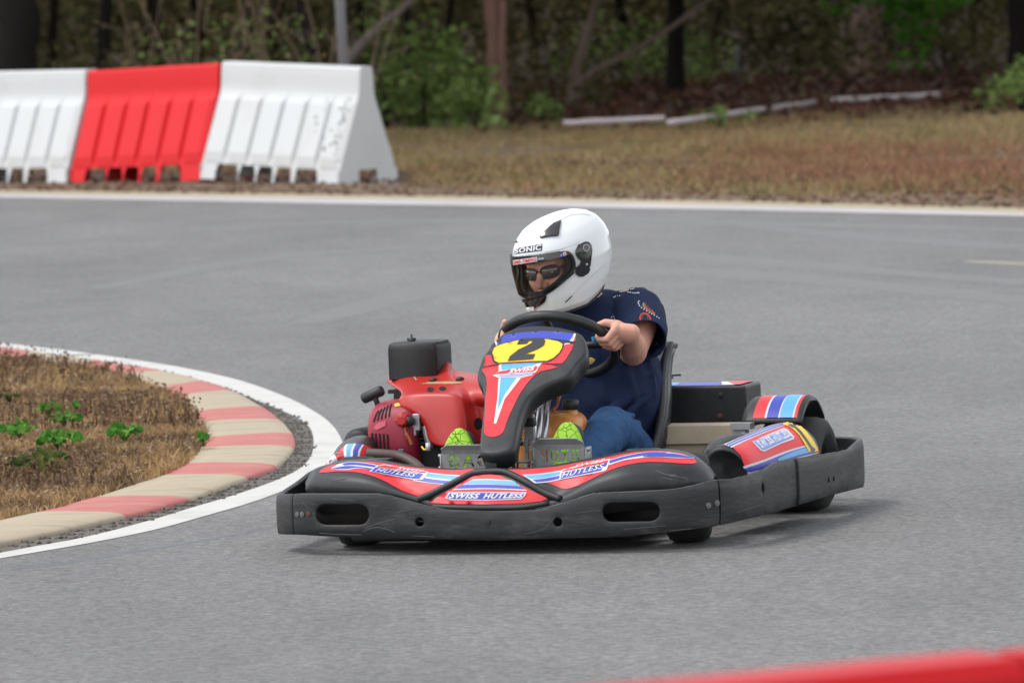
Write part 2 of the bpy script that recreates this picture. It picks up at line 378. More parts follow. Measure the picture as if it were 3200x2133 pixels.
def extend(pts, a, b):
    P = [Vector(p) for p in pts]
    return [P[0] + (P[0] - P[1]).normalized() * a] + P + [P[-1] + (P[-1] - P[-2]).normalized() * b]

def setting():
    # terrain: one sheet out to the horizon, rising gently inside the wood
    xs = np.concatenate([np.linspace(-400, -40, 10), np.linspace(-36, 36, 37), np.linspace(40, 400, 10)]); ys = np.concatenate([np.linspace(-30, 40, 15), np.linspace(44, 130, 44), np.linspace(140, 700, 20)])
    v = []; 
    for y in ys:
        for x in xs:
            z = -.03 + (0 if y < 78 else .00055 * (min(y, 330) - 78) ** 1.75)
            if y > 54 and y < 140: z += .06 * sin(x * .9 + y * .35) * min(1, (y - 54) / 8)
            v.append((x, y, z))
    nx = len(xs); f = [(j * nx + i, j * nx + i + 1, (j + 1) * nx + i + 1, (j + 1) * nx + i) for j in range(len(ys) - 1) for i in range(nx - 1)]
    tag(obj('ground', v, f, M_floor), kind='structure')
    bot = extend([G(0, 619), G(1150, 640), G(2175, 656), G(3200, 678)], 25, 20); top = extend([G(0, 606), G(1150, 622), G(2175, 640), G(3200, 665)], 25, 20)
    bot = smoothpts(bot, 8); top = smoothpts(top, 8); n = len(bot)
    pale = [t + Vector((0, .85, 0)) for t in top]
    # track
    far = [Vector((b.x, b.y + .6, 0)) for b in bot]
    v = [Vector((p.x, p.y, 0)) for p in far]; v2 = [Vector((p.x * 1.2, 2.0, 0)) for p in far]
    tag(obj('track', v + v2, [(i + 1, i, n + i, n + i + 1) for i in range(n - 1)], M_asphalt, smooth=False), kind='structure')
    z1 = Vector((0, 0, .004)); z2 = Vector((0, 0, .002))
    tag(obj('track_edge_line', [p + z1 for p in bot] + [p + z1 for p in top], [(i, i + 1, n + i + 1, n + i) for i in range(n - 1)], M_farline), kind='structure')
    tag(obj('track_shoulder', [p + z2 for p in top] + [p + z2 for p in pale], [(i, i + 1, n + i + 1, n + i) for i in range(n - 1)], mat('shoulder_concrete', lin('9C9074'), .9, .25, 1.5, dirt=lin('6E6048'), dirtamt=.6)), kind='structure')
    tag(obj('dirt_strip', [p + Vector((0, .7, .002)) for p in top] + [p + Vector((0, 3.2, .0)) for p in top], [(i, i + 1, n + i + 1, n + i) for i in range(n - 1)], mat('dirt_verge', lin('66543F'), .95, .45, 2.5, dirt=lin('4A3A2E'), dirtamt=.7, ds=1.5)), kind='structure')
    # island white line
    wl = [((0, 180), (0, 142)), ((400, 229), (400, 189)), ((800, 287), (820, 247)), ((1100, 342), (1150, 300)), ((1400, 432), (1500, 378)), ((1650, 520), (1800, 485)), ((1850, 605), (2000, 590)),
          ((1940, 670), (2090, 665)), ((1968, 740), (2140, 740)), ((1962, 830), (2150, 805)), ((1900, 920), (2085, 900)), ((1750, 1000), (1930, 1005)), ((1500, 1090), (1640, 1125)), ((1200, 1180), (1290, 1230)), ((900, 1270), (950, 1322)), ((500, 1370), (500, 1412)), ((0, 1462), (0, 1497))]
    wi = smoothpts(extend([P8(*a) for a, b in wl], 8, 3), 8); wd = smoothpts(extend([P8(*b) for a, b in wl], 8, 3), 40); wo = [min(wd, key=lambda q: (q - p).length_squared) for p in wi]; n = len(wi)
    z3 = Vector((0, 0, .0016))
    tag(obj('island_edge_line', [p + z3 for p in wi] + [p + z3 for p in wo], [(i, n + i, n + i + 1, i + 1) for i in range(n - 1)], M_paint), kind='structure')
    # kerb
    kb = [((0, 187), (0, 222), 1), ((190, 213), (170, 245), 0), ((600, 270), (530, 300), 1), ((1060, 346), (740, 335), 0), ((1290, 405), (1000, 425), 1), ((1470, 466), (1130, 472), 0), ((1665, 570), (1215, 572), 1),
          ((1775, 655), (1255, 636), 0), ((1845, 740), (1300, 735), 1), ((1850, 822), (1265, 798), 0), ((1740, 937), (1185, 895), 1), ((1555, 1010), (1030, 970), 0), ((1190, 1143), (600, 1108), 1), ((790, 1252), (240, 1203), 0), ((0, 1427), (-560, 1370), 0)]
    ko = smoothpts(extend([P8(*a) for a, b, c in kb], 6, 2), 8); ki = smoothpts(extend([P8(*b, .02) for a, b, c in kb], 6, 2), 8); n = len(ko)
    prof = [(0, 0), (.006, .010), (.04, .017), (.2, .023), (.7, .024), (1, .02), (1.03, .0)]; rows = []
    for t, z in prof: rows.append([Vector((o.x + (i.x - o.x) * t, o.y + (i.y - o.y) * t, z + .001 * sin(k * .9))) for k, (o, i) in enumerate(zip(ko, ki))])
    v, f = loft(rows, False); mi = []
    cs = [0] + [c for a, b, c in kb] ; cs[0] = 0
    for r in range(len(rows) - 1):
        for k in range(n - 1): mi.append(cs[min(k // 8, len(cs) - 1)])
    tag(obj('kerb', v, [q[::-1] for q in f], [M_cream, M_kred], midx=mi), kind='structure')
    # gap of dirt between kerb and line
    g1 = [o + (i - o) * .02 for o, i in zip(ko, ki)]
    def rs(L, k):
        d = np.concatenate([[0], np.cumsum([(b - a).length for a, b in zip(L, L[1:])])]); t = np.linspace(0, d[-1], k); return [Vector([np.interp(q, d, [p[c] for p in L]) for c in range(3)]) for q in t]
    N = 160; A = rs(g1, N); A = [Vector((p.x, p.y, .0012)) for p in A]
    Bq = []
    for p in A:
        q = min(rs.cache if hasattr(rs, 'cache') else wi, key=lambda w: (w.x - p.x) ** 2 + (w.y - p.y) ** 2); q = p + (Vector((q.x, q.y, .0012)) - p) * (.93 + .12 * random.random()); Bq.append(Vector((q.x, q.y, .0012)))
    tag(obj('gutter_dirt', A + Bq, [(i, N + i, N + i + 1, i + 1) for i in range(N - 1)], M_gap), kind='structure')
    # loose grit lying in the gutter
    mb = MB()
    for _ in range(2600):
        i = random.randrange(N); p = A[i] + (Bq[i] - A[i]) * random.random(); r = random.uniform(.003, .010)
        mb.box((p.x + random.uniform(-.02, .02), p.y + random.uniform(-.02, .02), r * .3), (r, r * random.uniform(.6, 1.4), r * .7), Euler((random.random(), random.random(), random.random() * 3)).to_matrix())
    tag(mb.build('gutter_grit', M_gap, smooth=False), 'grey grit and dead leaves lying between the kerb and the curved white line', 'grit', kind='stuff')
    isl = [(p.x, p.y) for p in ki]; poly = isl + [(-14, isl[-1][1]), (-14, isl[0][1] + 1)]
    vs, fs = triangulate([Vector((*p, 0)).to_2d() for p in poly], .35)
    tag(obj('island_soil', [(p[0], p[1], .010 + .008 * sin(p[0] * 2.1) * sin(p[1] * 1.3)) for p in vs], fs, M_soil), kind='structure')
    # tyre marks and a worn painted dash
    M_skid = mat('tyre_rubber_mark', (.15, .15, .15), .85, .3, 12); M_skid2 = mat('bluish_seam', (.12, .12, .15), .8, .3, 12)
    lay = [0]
    def mark(name, pts, w, m):
        lay[0] += 1
        P = smoothpts([G(*p, .0001 + .00009 * lay[0]) for p in pts], 8); a = []; b = []
        for i, p in enumerate(P):
            t = P[min(i + 1, len(P) - 1)] - P[max(i - 1, 0)]; t.z = 0; t.normalize(); nn = Vector((-t.y, t.x, 0)); k = w * (.35 + .65 * sin(pi * i / (len(P) - 1))) / 2; a.append(p + nn * k); b.append(p - nn * k)
        n = len(P); tag(obj(name, a + b, [(i, n + i, n + i + 1, i + 1) for i in range(n - 1)], m), kind='structure')
    mark('tyre_mark', [(740, 1178), (860, 1190), (960, 1215), (1050, 1255), (1110, 1300)], .028, M_skid)
    mark('tyre_mark', [(0, 1778), (200, 1757), (420, 1722), (620, 1690), (860, 1645)], .035, M_skid2)
    mark('tyre_mark', [(2300, 700), (2650, 735), (3000, 760), (3300, 775)], .3, M_skid)
    mark('tyre_mark', [(950, 1010), (1500, 880), (2200, 850), (3400, 960)], .45, mat('faint_rubber', (.152, .150, .147), .85, .25, 6, dirt=(.168, .1655, .161), dirtamt=.8, ds=3)); mark('tyre_mark', [(300, 900), (900, 800), (1600, 770), (2400, 820), (3400, 900)], .4, MATS['faint_rubber']); mark('tyre_mark', [(100, 760), (900, 700), (1900, 690), (3300, 720)], .5, MATS['faint_rubber'])
    mark('painted_mark', [(3020, 815), (3120, 820), (3260, 828)], .16, mat('worn_yellow_paint', lin('8A8474'), .85, .2, 5))
    return poly, top, ki
ISLAND, EDGE, KI_ = setting()

# ------------------------------------------------------------------ blades, leaves
def leaf_mesh(name, C, D, U, size, m, parent=None, fold=.25, rnd=False):
    """one mesh of small folded leaves: centres C, long axes D, side axes U"""
    n = len(C); L = size[:, None]; wd = U * L * .38; nrm = np.cross(D, U)
    a = C - D * L * .5; b = C + D * L * .5; l = C + wd + nrm * L * fold * .4; r = C - wd + nrm * L * fold * .4
    if rnd:
        q = D * L * .26; v = np.stack([a, l - q, l + q * .8, b, r + q * .8, r - q], 1).reshape(-1, 3); me = bpy.data.meshes.new(name); i = np.arange(n)[:, None] * 6
        me.from_pydata(v.tolist(), [], [tuple(t) for t in (i[:, :, None] + np.array([[0, 1, 2, 3], [0, 3, 4, 5]])[None]).reshape(-1, 4).tolist()])
        me.materials.append(m); o = bpy.data.objects.new(name, me); COL.objects.link(o); o.parent = parent; return o
    v = np.stack([a, l, b, r], 1).reshape(-1, 3)
    me = bpy.data.meshes.new(name); me.vertices.add(4 * n); me.vertices.foreach_set('co', v.astype(np.float32).ravel())
    me.loops.add(6 * n); i = np.arange(n)[:, None] * 4; me.loops.foreach_set('vertex_index', (i + np.array([[0, 1, 2, 0, 2, 3]])).astype(np.int32).ravel())
    me.polygons.add(2 * n); me.polygons.foreach_set('loop_start', np.arange(0, 6 * n, 3, dtype=np.int32)); me.polygons.foreach_set('loop_total', np.full(2 * n, 3, dtype=np.int32))
    me.materials.append(m); me.update(calc_edges=True); me.validate()
    o = bpy.data.objects.new(name, me); COL.objects.link(o)
    if parent: o.parent = parent
    return o
def unit(n, zs=1.0):
    d = rng.normal(size=(n, 3)); d[:, 2] *= zs; return d / np.linalg.norm(d, axis=1)[:, None]
def leaves(name, C, size, m, parent=None, zs=.6, rnd=False):
    D = unit(len(C), zs); R = unit(len(C)); U = np.cross(D, R); U /= np.linalg.norm(U, axis=1)[:, None]
    return leaf_mesh(name, C, D, U, size, m, parent, rnd=rnd)
def blades(name, base, h, lean, w, m):
    n = len(base); az = rng.uniform(0, 2 * pi, n); d = np.stack([np.cos(az), np.sin(az), np.zeros(n)], 1); az2 = rng.uniform(0, pi, n); s = np.stack([np.cos(az2), np.sin(az2) * .5, np.zeros(n)], 1)
    up = np.array([0, 0, 1.0]); H = h[:, None]; Ln = lean[:, None]; Wd = w[:, None]
    p0 = base - s * Wd / 2; p1 = base + s * Wd / 2; mid = base + up * H * .6 + d * H * Ln * .35; p2 = mid + s * Wd * .4; p3 = mid - s * Wd * .4; tip = base + up * H + d * H * Ln
    v = np.stack([p0, p1, p2, p3, tip], 1).reshape(-1, 3); me = bpy.data.meshes.new(name); me.vertices.add(5 * n); me.vertices.foreach_set('co', v.astype(np.float32).ravel())
    me.loops.add(9 * n); i = np.arange(n)[:, None] * 5; me.loops.foreach_set('vertex_index', (i + np.array([[0, 1, 2, 0, 2, 3, 3, 2, 4]])).astype(np.int32).ravel())
    me.polygons.add(3 * n); me.polygons.foreach_set('loop_start', np.arange(0, 9 * n, 3, dtype=np.int32)); me.polygons.foreach_set('loop_total', np.full(3 * n, 3, dtype=np.int32))
    me.materials.append(m); me.update(calc_edges=True); me.validate()
    o = bpy.data.objects.new(name, me); COL.objects.link(o); return o
def in_poly(P, poly):
    x, y = P[:, 0], P[:, 1]; c = np.zeros(len(P), bool); j = len(poly) - 1
    for i in range(len(poly)):
        xi, yi = poly[i]; xj, yj = poly[j]; k = ((yi > y) != (yj > y)) & (x < (xj - xi) * (y - yi) / (yj - yi + 1e-12) + xi); c ^= k; j = i
    return c
def vnoise(P, s, seed=0):
    r = np.random.default_rng(seed); k = r.normal(size=(10, 2)) * s; ph = r.uniform(0, 6.28, 10); return np.sin(P[:, :2] @ k.T + ph).mean(1) * 1.6

def island_plants():
    n = 300000; P = np.stack([rng.uniform(-4.2, 0, n), rng.uniform(18.3, 30, n), np.full(n, .03)], 1); ok = in_poly(P, ISLAND)
    P = P[ok]; q = vnoise(P, 2.2, 3); P[:, 2] = .008; P = P[(q + rng.normal(0, .35, len(P))) > -.75]; q = vnoise(P, 2.2, 3)
    far = np.clip((P[:, 1] - 22.5) / 4, 0, 1)
    h = rng.uniform(.012, .045, len(P)) * (1 + .7 * np.clip(q, 0, 1)) * (1 - .2 * far)
    m1 = leafmat('dry_straw', [lin('4A3E32'), lin('7A634C'), lin('AC8E64'), lin('6E5C4A')], 1.5, .2, 5)
    tag(blades('dry_grass', P, h, rng.uniform(.2, 1.6, len(P)), rng.uniform(.004, .010, len(P)), m1), 'dry straw coloured grass covering the island inside the kerb', 'grass', kind='stuff')
    # dark seed-head stalks
    n = 9000; P = np.stack([rng.uniform(-4.2, 0, n), rng.uniform(18.6, 30, n), np.full(n, .03)], 1); P = P[in_poly(P, ISLAND)]
    q = vnoise(P, 1.6, 8); k = (q > .2) | ((P[:, 1] > 24.3) & (q > -.25)); P = P[k]; h = rng.uniform(.025, .085, len(P)) * np.where(P[:, 1] > 25, .75, .9)
    m2 = leafmat('brown_stalks', [lin('443528'), lin('6A5442'), lin('86705A')], 3, .1)
    tag(blades('dead_stalks', P, h, rng.uniform(.05, .5, len(P)), rng.uniform(.006, .012, len(P)), m2), 'dark brown dead stalks standing among the island grass', 'dead weeds', kind='stuff')
    hd = P + np.array([0, 0, 1.0]) * (h * rng.uniform(.5, 1, len(P)))[:, None]; C = np.repeat(hd, 6, 0) + rng.normal(0, .012, (len(hd) * 6, 3))
    tag(leaves('dead_seed_heads', C, rng.uniform(.006, .019, len(C)), m2), 'crumpled brown seed heads and dead leaves on the island stalks', 'dead weeds', kind='stuff')
    n = 9000; P = np.stack([rng.uniform(-4.2, 0, n), rng.uniform(18.3, 30, n), np.full(n, .05)], 1); P = P[in_poly(P, ISLAND)]
    tag(leaves('leaf_litter', P, rng.uniform(.007, .022, len(P)), leafmat('litter', [lin('54453A'), lin('8A7866'), lin('A08E78')], 4, .1), zs=.2), 'pale dead leaves scattered over the island soil', 'leaf litter', kind='stuff')
    wm = leafmat('weed_green', [lin('2F5A1E'), lin('4E8030'), lin('73A046')], 6, .3); wm2 = leafmat('weed_dark_green', [lin('26381A'), lin('4A5A2C'), lin('6E7038')], 6, .3)
    ws = [((60, 1352), .2, 90, wm, 'broad leaved green weed at the left edge of the island, farther of two'), ((185, 1385), .24, 120, wm, 'largest spread of green weed, pale leaf edges, left part of the island'), ((390, 1362), .2, 110, wm, 'compact bright green weed in the middle of the dry island'),
          ((150, 1288), .14, 50, wm, 'small bright green weed behind the large weeds on the island'), ((200, 1318), .17, 60, wm, 'low green weed between the small rear weed and the large spread'), ((120, 1455), .3, 130, wm2, 'dull dark green weed patch at the front of the island'),
          ((635, 1375), .06, 18, wm, 'tiny green sprout beside the cream kerb'), ((240, 1275), .06, 18, wm, 'tiny yellow green sprout among brown stalks on the island'), ((30, 1250), .12, 30, wm2, 'yellowish weed at the far left of the island')]
    for (p, r, k, m, lb) in ws:
        r *= .36; k = int(k * .5)
        c = G(*p, .05); a = rng.uniform(0, 2 * pi, k); rr = r * np.sqrt(rng.uniform(0, 1, k)); C = np.stack([c.x + np.cos(a) * rr * .9, c.y + np.sin(a) * rr * 1.5, .05 + rng.uniform(.0, .5, k) * r * np.exp(-(rr / r) ** 2) * 1.0 + .01], 1)
        o = thing('green_weed', lb, 'weed', Matrix.Translation((c.x, c.y, .04)), 'green weeds on the island')
        lv = leaves('foliage', C - np.array([c.x, c.y, .04]), rng.uniform(.018, .042, k), m, o, zs=.35, rnd=True)
        mb = MB()
        for j in range(min(8, k)):
            q = Vector(C[j] - np.array([c.x, c.y, .04])); mb.tube([(0, 0, -.01), q * .5 + Vector((0, 0, .02)), q], [.004, .003, .002], 5)
        mb.build('stem', m, o)
island_plants()

# ================================================================== GO-KART
KART = thing('go_kart', 'black and red racing kart numbered 2, cornering with a helmeted driver aboard', 'go-kart', KM)
def interp(tab, x): return float(np.interp(x, [p[0] for p in tab], [p[1] for p in tab]))
def bumper():
    plan = catmull([(0, 0, 0), (.2, 0, 0), (.38, .002, 0), (.5, .012, 0), (.58, .04, 0), (.65, .11, 0), (.69, .20, 0), (.71, .38, 0), (.718, .7, 0), (.72, 1.0, 0), (.712, 1.32, 0), (.70, 1.45, 0), (.668, 1.55, 0), (.6, 1.60, 0), (.45, 1.62, 0), (.2, 1.625, 0), (0, 1.625, 0)], 8)
    d = np.concatenate([[0], np.cumsum([(b - a).length for a, b in zip(plan, plan[1:])])]); S = d[-1]
    def at(s):
        q = abs(s); x = np.interp(q, d, [p.x for p in plan]); y = np.interp(q, d, [p.y for p in plan]); return Vector((x if s >= 0 else -x, y, 0))
    topR = [(1522, 1593), (1674, 1592), (1737, 1576), (1794, 1558), (1863, 1538), (1950, 1534), (2100, 1527), (2160, 1518), (2221, 1501), (2261, 1495), (2297, 1495), (2344, 1482), (2402, 1462), (2442, 1439), (2478, 1432), (2550, 1421), (2622, 1410), (2658, 1399), (2690, 1372)]
    topL = [(870, 1542), (935, 1541), (1190, 1541), (1215, 1545), (1330, 1577), (1390, 1589), (1522, 1593)]
    botR = [(1522, 1690), (1900, 1680), (2100, 1663), (2225, 1647), (2424, 1600), (2568, 1554), (2693, 1522)]
    botL = [(870, 1670), (935, 1672), (1000, 1676), (1200, 1684), (1522, 1690)]
    def zrow(s, tab):
        p = at(s); a = kpix(p.x, p.y, .05); b = kpix(p.x, p.y, .2); t = interp(tab, (a[0] + b[0]) / 2); return .05 + (t - a[1]) / (b[1] - a[1]) * .15
    sf = float(np.interp(.11, [p.y for p in plan[:60]], d[:60])); sl_ = float(np.interp(.046, [p.y for p in plan[:60]], d[:60])); ss = float(np.interp(.70, [p.y for p in plan[:75]], d[:75]))
    smax = float(np.interp(1.47, [p.y for p in plan[:95]], d[:95]))
    def zt(s):
        if s >= 0: return zrow(min(s, smax), topR)
        y = at(s).y; m = zrow(min(-s, smax), topR) * .97
        if y >= .6: return m
        k = max(0, (y - .2) / .4); return (zrow(s, topL) if y < .2 else zrow(-float(np.interp(.2, [p.y for p in plan[:60]], d[:60])), topL)) * (1 - k) + m * k
    def zb(s):
        if s >= 0: return max(.03, zrow(min(s, smax), botR))
        return max(.03, zrow(s, botL)) if at(s).y < .24 else max(.03, zrow(min(-s, smax), botR))
    def stad(s0, s1, z0, z1, n=8):
        r = (z1 - z0) / 2; c0, c1, zc = s0 + r, s1 - r, (z0 + z1) / 2
        return [Vector((c1 + r * cos(a), zc + r * sin(a))) for a in np.linspace(-pi / 2, pi / 2, n)] + [Vector((c0 + r * cos(a), zc + r * sin(a))) for a in np.linspace(pi / 2, 3 * pi / 2, n)]
    def circ(s, z, r, n=12): return [Vector((s + r * cos(2 * pi * k / n), z + r * sin(2 * pi * k / n))) for k in range(n)]
    def wall(name, s0, s1, holes, proud=0.0, lip=.0):
        ss_ = np.linspace(s0, s1, int(abs(s1 - s0) / .02) + 3); poly = [Vector((s, zb(s))) for s in ss_] + [Vector((s, zt(s))) for s in ss_[::-1]]
        vs, fs = triangulate(poly, .022, holes)
        def place(p):
            q = at(p[0]); e = .004; t = at(p[0] + e) - at(p[0] - e); n = Vector((t.y, -t.x, 0)).normalized()
            h = (p[1] - zb(p[0])) / (zt(p[0]) - zb(p[0])); bulge = .005 * (1 - (2 * h - 1) ** 6) - .005
            return q + n * (proud + bulge) + Vector((0, 0, p[1]))
        return obj(name, [place(p) for p in vs], fs, M_bump, KART, solid=.016, soff=-1, bevel=.004, bseg=2)
    def hole_at(px, py, y): p = KP(px, py, y=y); return (p.x, p.z)
    hs = []
    a = KP(999, 1606, y=.05).x; b = KP(1157, 1606, y=.015).x
    def s_of_x(x): return float(np.interp(abs(x), [p.x for p in plan[:42]], d[:42])) * (1 if x > 0 else -1)
    zl0 = KP(1080, 1638, y=.02).z; zl1 = KP(1080, 1574, y=.02).z
    hs.append(stad(s_of_x(a), s_of_x(b), zl0, zl1))
    hs.append(stad(-s_of_x(b) - .005, -s_of_x(a) - .005, KP(2010, 1625, y=.04).z, KP(2010, 1566, y=.04).z))
    for px in (1310, 1742): x, z = hole_at(px, 1631, 0); hs.append(circ(s_of_x(x), z, .0125))
    wall('front_bumper', -sl_, sf, hs)
    kx_ = KP(2375, 1530, x=.70); sh = float(np.interp(kx_.y, [p.y for p in plan[:75]], d[:75]))
    wall('side_bumper', sf + .002, ss, [stad(sh - .014, sh + .014, kx_.z - .024, kx_.z + .024)], .001)
    wall('side_bumper', -ss, -sl_ - .002, [], .001)
    rb = wall('rear_bumper', ss - .03, S, [], .008); wall('rear_bumper', -S, -ss + .03, [], .008)
    MB_ = mat('dull_bolt', (.14, .14, .135), .6, .3, 60, metal=.4)
    bolts = [(1522, 1631, .0095, M_dark), (2213, 1578, .0085, MB_), (2240, 1571, .0085, MB_), (930, 1606, .0075, MB_), (945, 1606, .0075, MB_), (964, 1605, .0075, mat('rusty_bolt', lin('5A3A2C'), .8)), (2590, 1498, .008, M_dark), (2606, 1494, .008, M_dark)]
    bpy.context.view_layer.update(); sf_ = Surf(*[o for o in KART.children if 'bumper' in o.name])
    for (px, py, r, m) in bolts:
        h = sf_.cast(px, py)
        if h is None: continue
        w = KI @ h[0]; n = (KI.to_3x3() @ h[1]).normalized(); mb = MB(); mb.tube([w - n * .002, w + n * .003, w + n * .0035], [r, r, r * .6], 14); mb.cyl(w + n * .003, w + n * .0042, r * .45, seg=6); mb.build('bolt', m, KART, smooth=False)
    M_sc = mat('scraped_plastic_edge_light', (.10, .10, .098), .7, .5, 60)  # pale scrapes; the top-edge strips also paint in the edge highlight
    for L, w in (([(937, 1543), (1050, 1543), (1190, 1543)], 2), ([(1215, 1547), (1330, 1579), (1390, 1591)], 1.4), ([(1674, 1594), (1737, 1578), (1794, 1560), (1863, 1540)], 2.2), ([(1870, 1540), (1980, 1536), (2100, 1529), (2200, 1509)], 1.6), ([(2230, 1500), (2290, 1497), (2344, 1484), (2400, 1465)], 2), ([(2410, 1462), (2478, 1435), (2560, 1422), (2640, 1407)], 2), ([(1135, 1660), (1165, 1648), (1200, 1649), (1235, 1662)], 2), ([(1138, 1652), (1180, 1634), (1235, 1620)], 1.8),
                 ([(1000, 1664), (1060, 1668), (1130, 1669)], 2.4), ([(1290, 1672), (1360, 1676)], 1.5), ([(1640, 1668), (1700, 1650), (1735, 1612)], 1.3), ([(1800, 1602), (1880, 1592)], 1.3), ([(1950, 1652), (2080, 1641)], 1.5), ([(2100, 1656), (2160, 1650)], 2), ([(945, 1566), (965, 1590)], 1.3), ([(1040, 1558), (1110, 1563)], 1.6), ([(1240, 1600), (1290, 1590)], 1.3), ([(2300, 1600), (2380, 1575)], 1.6), ([(2480, 1470), (2560, 1452)], 1.4)): line('scratch_edge_light', sf_, L, w, M_sc, KART, .0012)
bumper()

def fairing():
    T = [(962, 1532, 1524, 1512, .16, .17, .22), (975, 1536, 1500, 1488, .14, .16, .22), (995, 1541, 1479, 1470, .11, .14, .22), (1060, 1544, 1473, 1447, .07, .115, .22), (1130, 1545, 1475, 1440, .05, .10, .2), (1190, 1546, 1495, 1443, .042, .08, .18), (1250, 1550, 1531, 1453, .036, .06, .15), (1310, 1570, 1551, 1461, .033, .045, .12),
         (1380, 1592, 1574, 1467, .022, .03, .10), (1525, 1597, 1578, 1469, .018, .024, .09), (1670, 1595, 1574, 1465, .022, .03, .10), (1740, 1585, 1559, 1456, .033, .045, .12), (1800, 1570, 1528, 1445, .036, .055, .14), (1870, 1550, 1486, 1433, .04, .075, .17), (1950, 1540, 1454, 1416, .05, .10, .2), (2030, 1536, 1444, 1407, .07, .125, .23), (2110, 1531, 1446, 1411, .10, .15, .26), (2165, 1526, 1452, 1426, .135, .18, .28), (2205, 1519, 1472, 1456, .17, .21, .29), (2228, 1511, 1496, 1490, .20, .23, .28)]
    T = [np.array(t) for t in T]; cols = [p for p in catmull([(i, 0, 0) for i in range(len(T))], 5)]; idx = np.linspace(0, len(T) - 1, len(cols) * 1)
    A = np.array(T); N = 110; u = np.linspace(0, len(T) - 1, N)
    def cm(c):
        pts = catmull([(A[i, c], 0, 0) for i in range(len(T))], 10); x = np.linspace(0, len(T) - 1, len(pts)); return np.interp(u, x, [p.x for p in pts])
    C = [cm(c) for c in range(7)]; rings = []
    for k in range(N):
        px, rb, rl, rh, yb, yl, yh = [C[c][k] for c in range(7)]
        Bp, Lp, Hp = KP(px, rb, y=yb), KP(px, rl, y=yl), KP(px, rh, y=yh); ring = [Bp + Vector((0, .03, -.05)), Bp]
        bul = min(.03, max(0, (Lp - Bp).length * .28)); bd = Vector((0, -1, .35)).normalized()
        for t in (.2, .4, .6, .8): ring.append(Bp.lerp(Lp, t) + bd * bul * sin(pi * t) ** .8)
        ring.append(Lp)
        for t in (.17, .33, .5, .67, .83): ring.append(Lp.lerp(Hp, t) + Vector((0, -.4, .6)) * .012 * sin(pi * t))
        ring += [Hp, Hp + Vector((0, .02, -.004)), Hp + Vector((0, .034, -.02)), Hp + Vector((0, .036, -.07))]; rings.append(ring)
    v, f = loft(rings, False); o = obj('front_fairing', v, f, M_black, KART, solid=.006, soff=-1)
    s = Surf(o); R = o
    decal('sticker', s, [(997, 1477), (1020, 1459), (1060, 1449), (1130, 1442), (1190, 1446), (1260, 1456), (1330, 1464), (1420, 1468.5), (1500, 1470.5), (1330, 1548), (1308, 1550), (1292, 1546), (1250, 1530), (1205, 1505), (1160, 1486), (1110, 1475), (1050, 1473)], M_red, R, curve=2)
    decal('sticker', s, [(1338, 1570), (1480, 1486), (1525, 1481), (1565, 1486), (1712, 1557), (1690, 1566), (1640, 1571), (1520, 1576), (1400, 1574)], M_red, R)
    decal('sticker', s, [(1570, 1470.5), (1640, 1466.5), (1740, 1457.5), (1800, 1446.5), (1870, 1434.5), (1950, 1418), (2030, 1409), (2110, 1413), (2150, 1424), (2176, 1440), (2165, 1449), (2100, 1446), (2030, 1443), (1960, 1452), (1900, 1472), (1830, 1506), (1785, 1524), (1755, 1526), (1722, 1512)], M_red, R, curve=2)
    W_, B_, L_ = M_white, M_blue, M_lblue; o1, o2 = .002, .0028
    strip('stripe', s, [(1036, 1463), (1062, 1450), (1100, 1444), (1160, 1450), (1200, 1459)], [(1036, 1467), (1080, 1469), (1120, 1464), (1165, 1470), (1190, 1474)], W_, R, o1)
    strip('stripe', s, [(1070, 1450), (1100, 1446), (1150, 1451), (1195, 1460)], [(1075, 1455), (1110, 1454), (1150, 1458), (1188, 1464)], B_, R, o2)
    strip('stripe', s, [(1036, 1465), (1075, 1458), (1110, 1458), (1150, 1463), (1175, 1467)], [(1037, 1466), (1080, 1467), (1115, 1462), (1150, 1467), (1168, 1470)], B_, R, o2)
    strip('stripe', s, [(1335, 1476), (1400, 1483), (1470, 1487)], [(1290, 1502), (1340, 1509), (1400, 1515)], W_, R, o1)
    strip('stripe', s, [(1335, 1479), (1400, 1486), (1462, 1490)], [(1325, 1488), (1400, 1497), (1440, 1501)], L_, R, o2)
    strip('stripe', s, [(1310, 1492), (1370, 1500), (1435, 1506)], [(1296, 1500), (1350, 1508), (1412, 1513)], B_, R, o2)
    strip('stripe', s, [(1478, 1498), (1525, 1497), (1600, 1501)], [(1415, 1531), (1525, 1528), (1648, 1533)], W_, R, o1)
    strip('stripe', s, [(1474, 1501), (1525, 1500), (1607, 1504)], [(1450, 1512), (1525, 1511), (1622, 1517)], L_, R, o2)
    strip('stripe', s, [(1442, 1515), (1525, 1514), (1628, 1519)], [(1424, 1527), (1525, 1524.5), (1642, 1529)], B_, R, o2)
    strip('stripe', s, [(1632, 1483), (1690, 1480), (1756, 1470)], [(1672, 1510), (1710, 1507), (1750, 1499)], W_, R, o1)
    strip('stripe', s, [(1640, 1485), (1690, 1483), (1754, 1474)], [(1656, 1496), (1700, 1493), (1752, 1482)], L_, R, o2)
    strip('stripe', s, [(1664, 1499), (1700, 1496), (1752, 1486)], [(1676, 1507), (1712, 1503), (1748, 1496)], B_, R, o2)
    strip('stripe', s, [(1904, 1438), (1960, 1423), (2040, 1412), (2110, 1417), (2165, 1429)], [(1900, 1455), (1960, 1437), (2040, 1429), (2110, 1432), (2170, 1433)], W_, R, o1)
    strip('stripe', s, [(1906, 1440), (1960, 1425.5), (2030, 1414), (2085, 1415)], [(1906, 1449), (1960, 1433), (2020, 1424), (2075, 1419)], B_, R, o2)
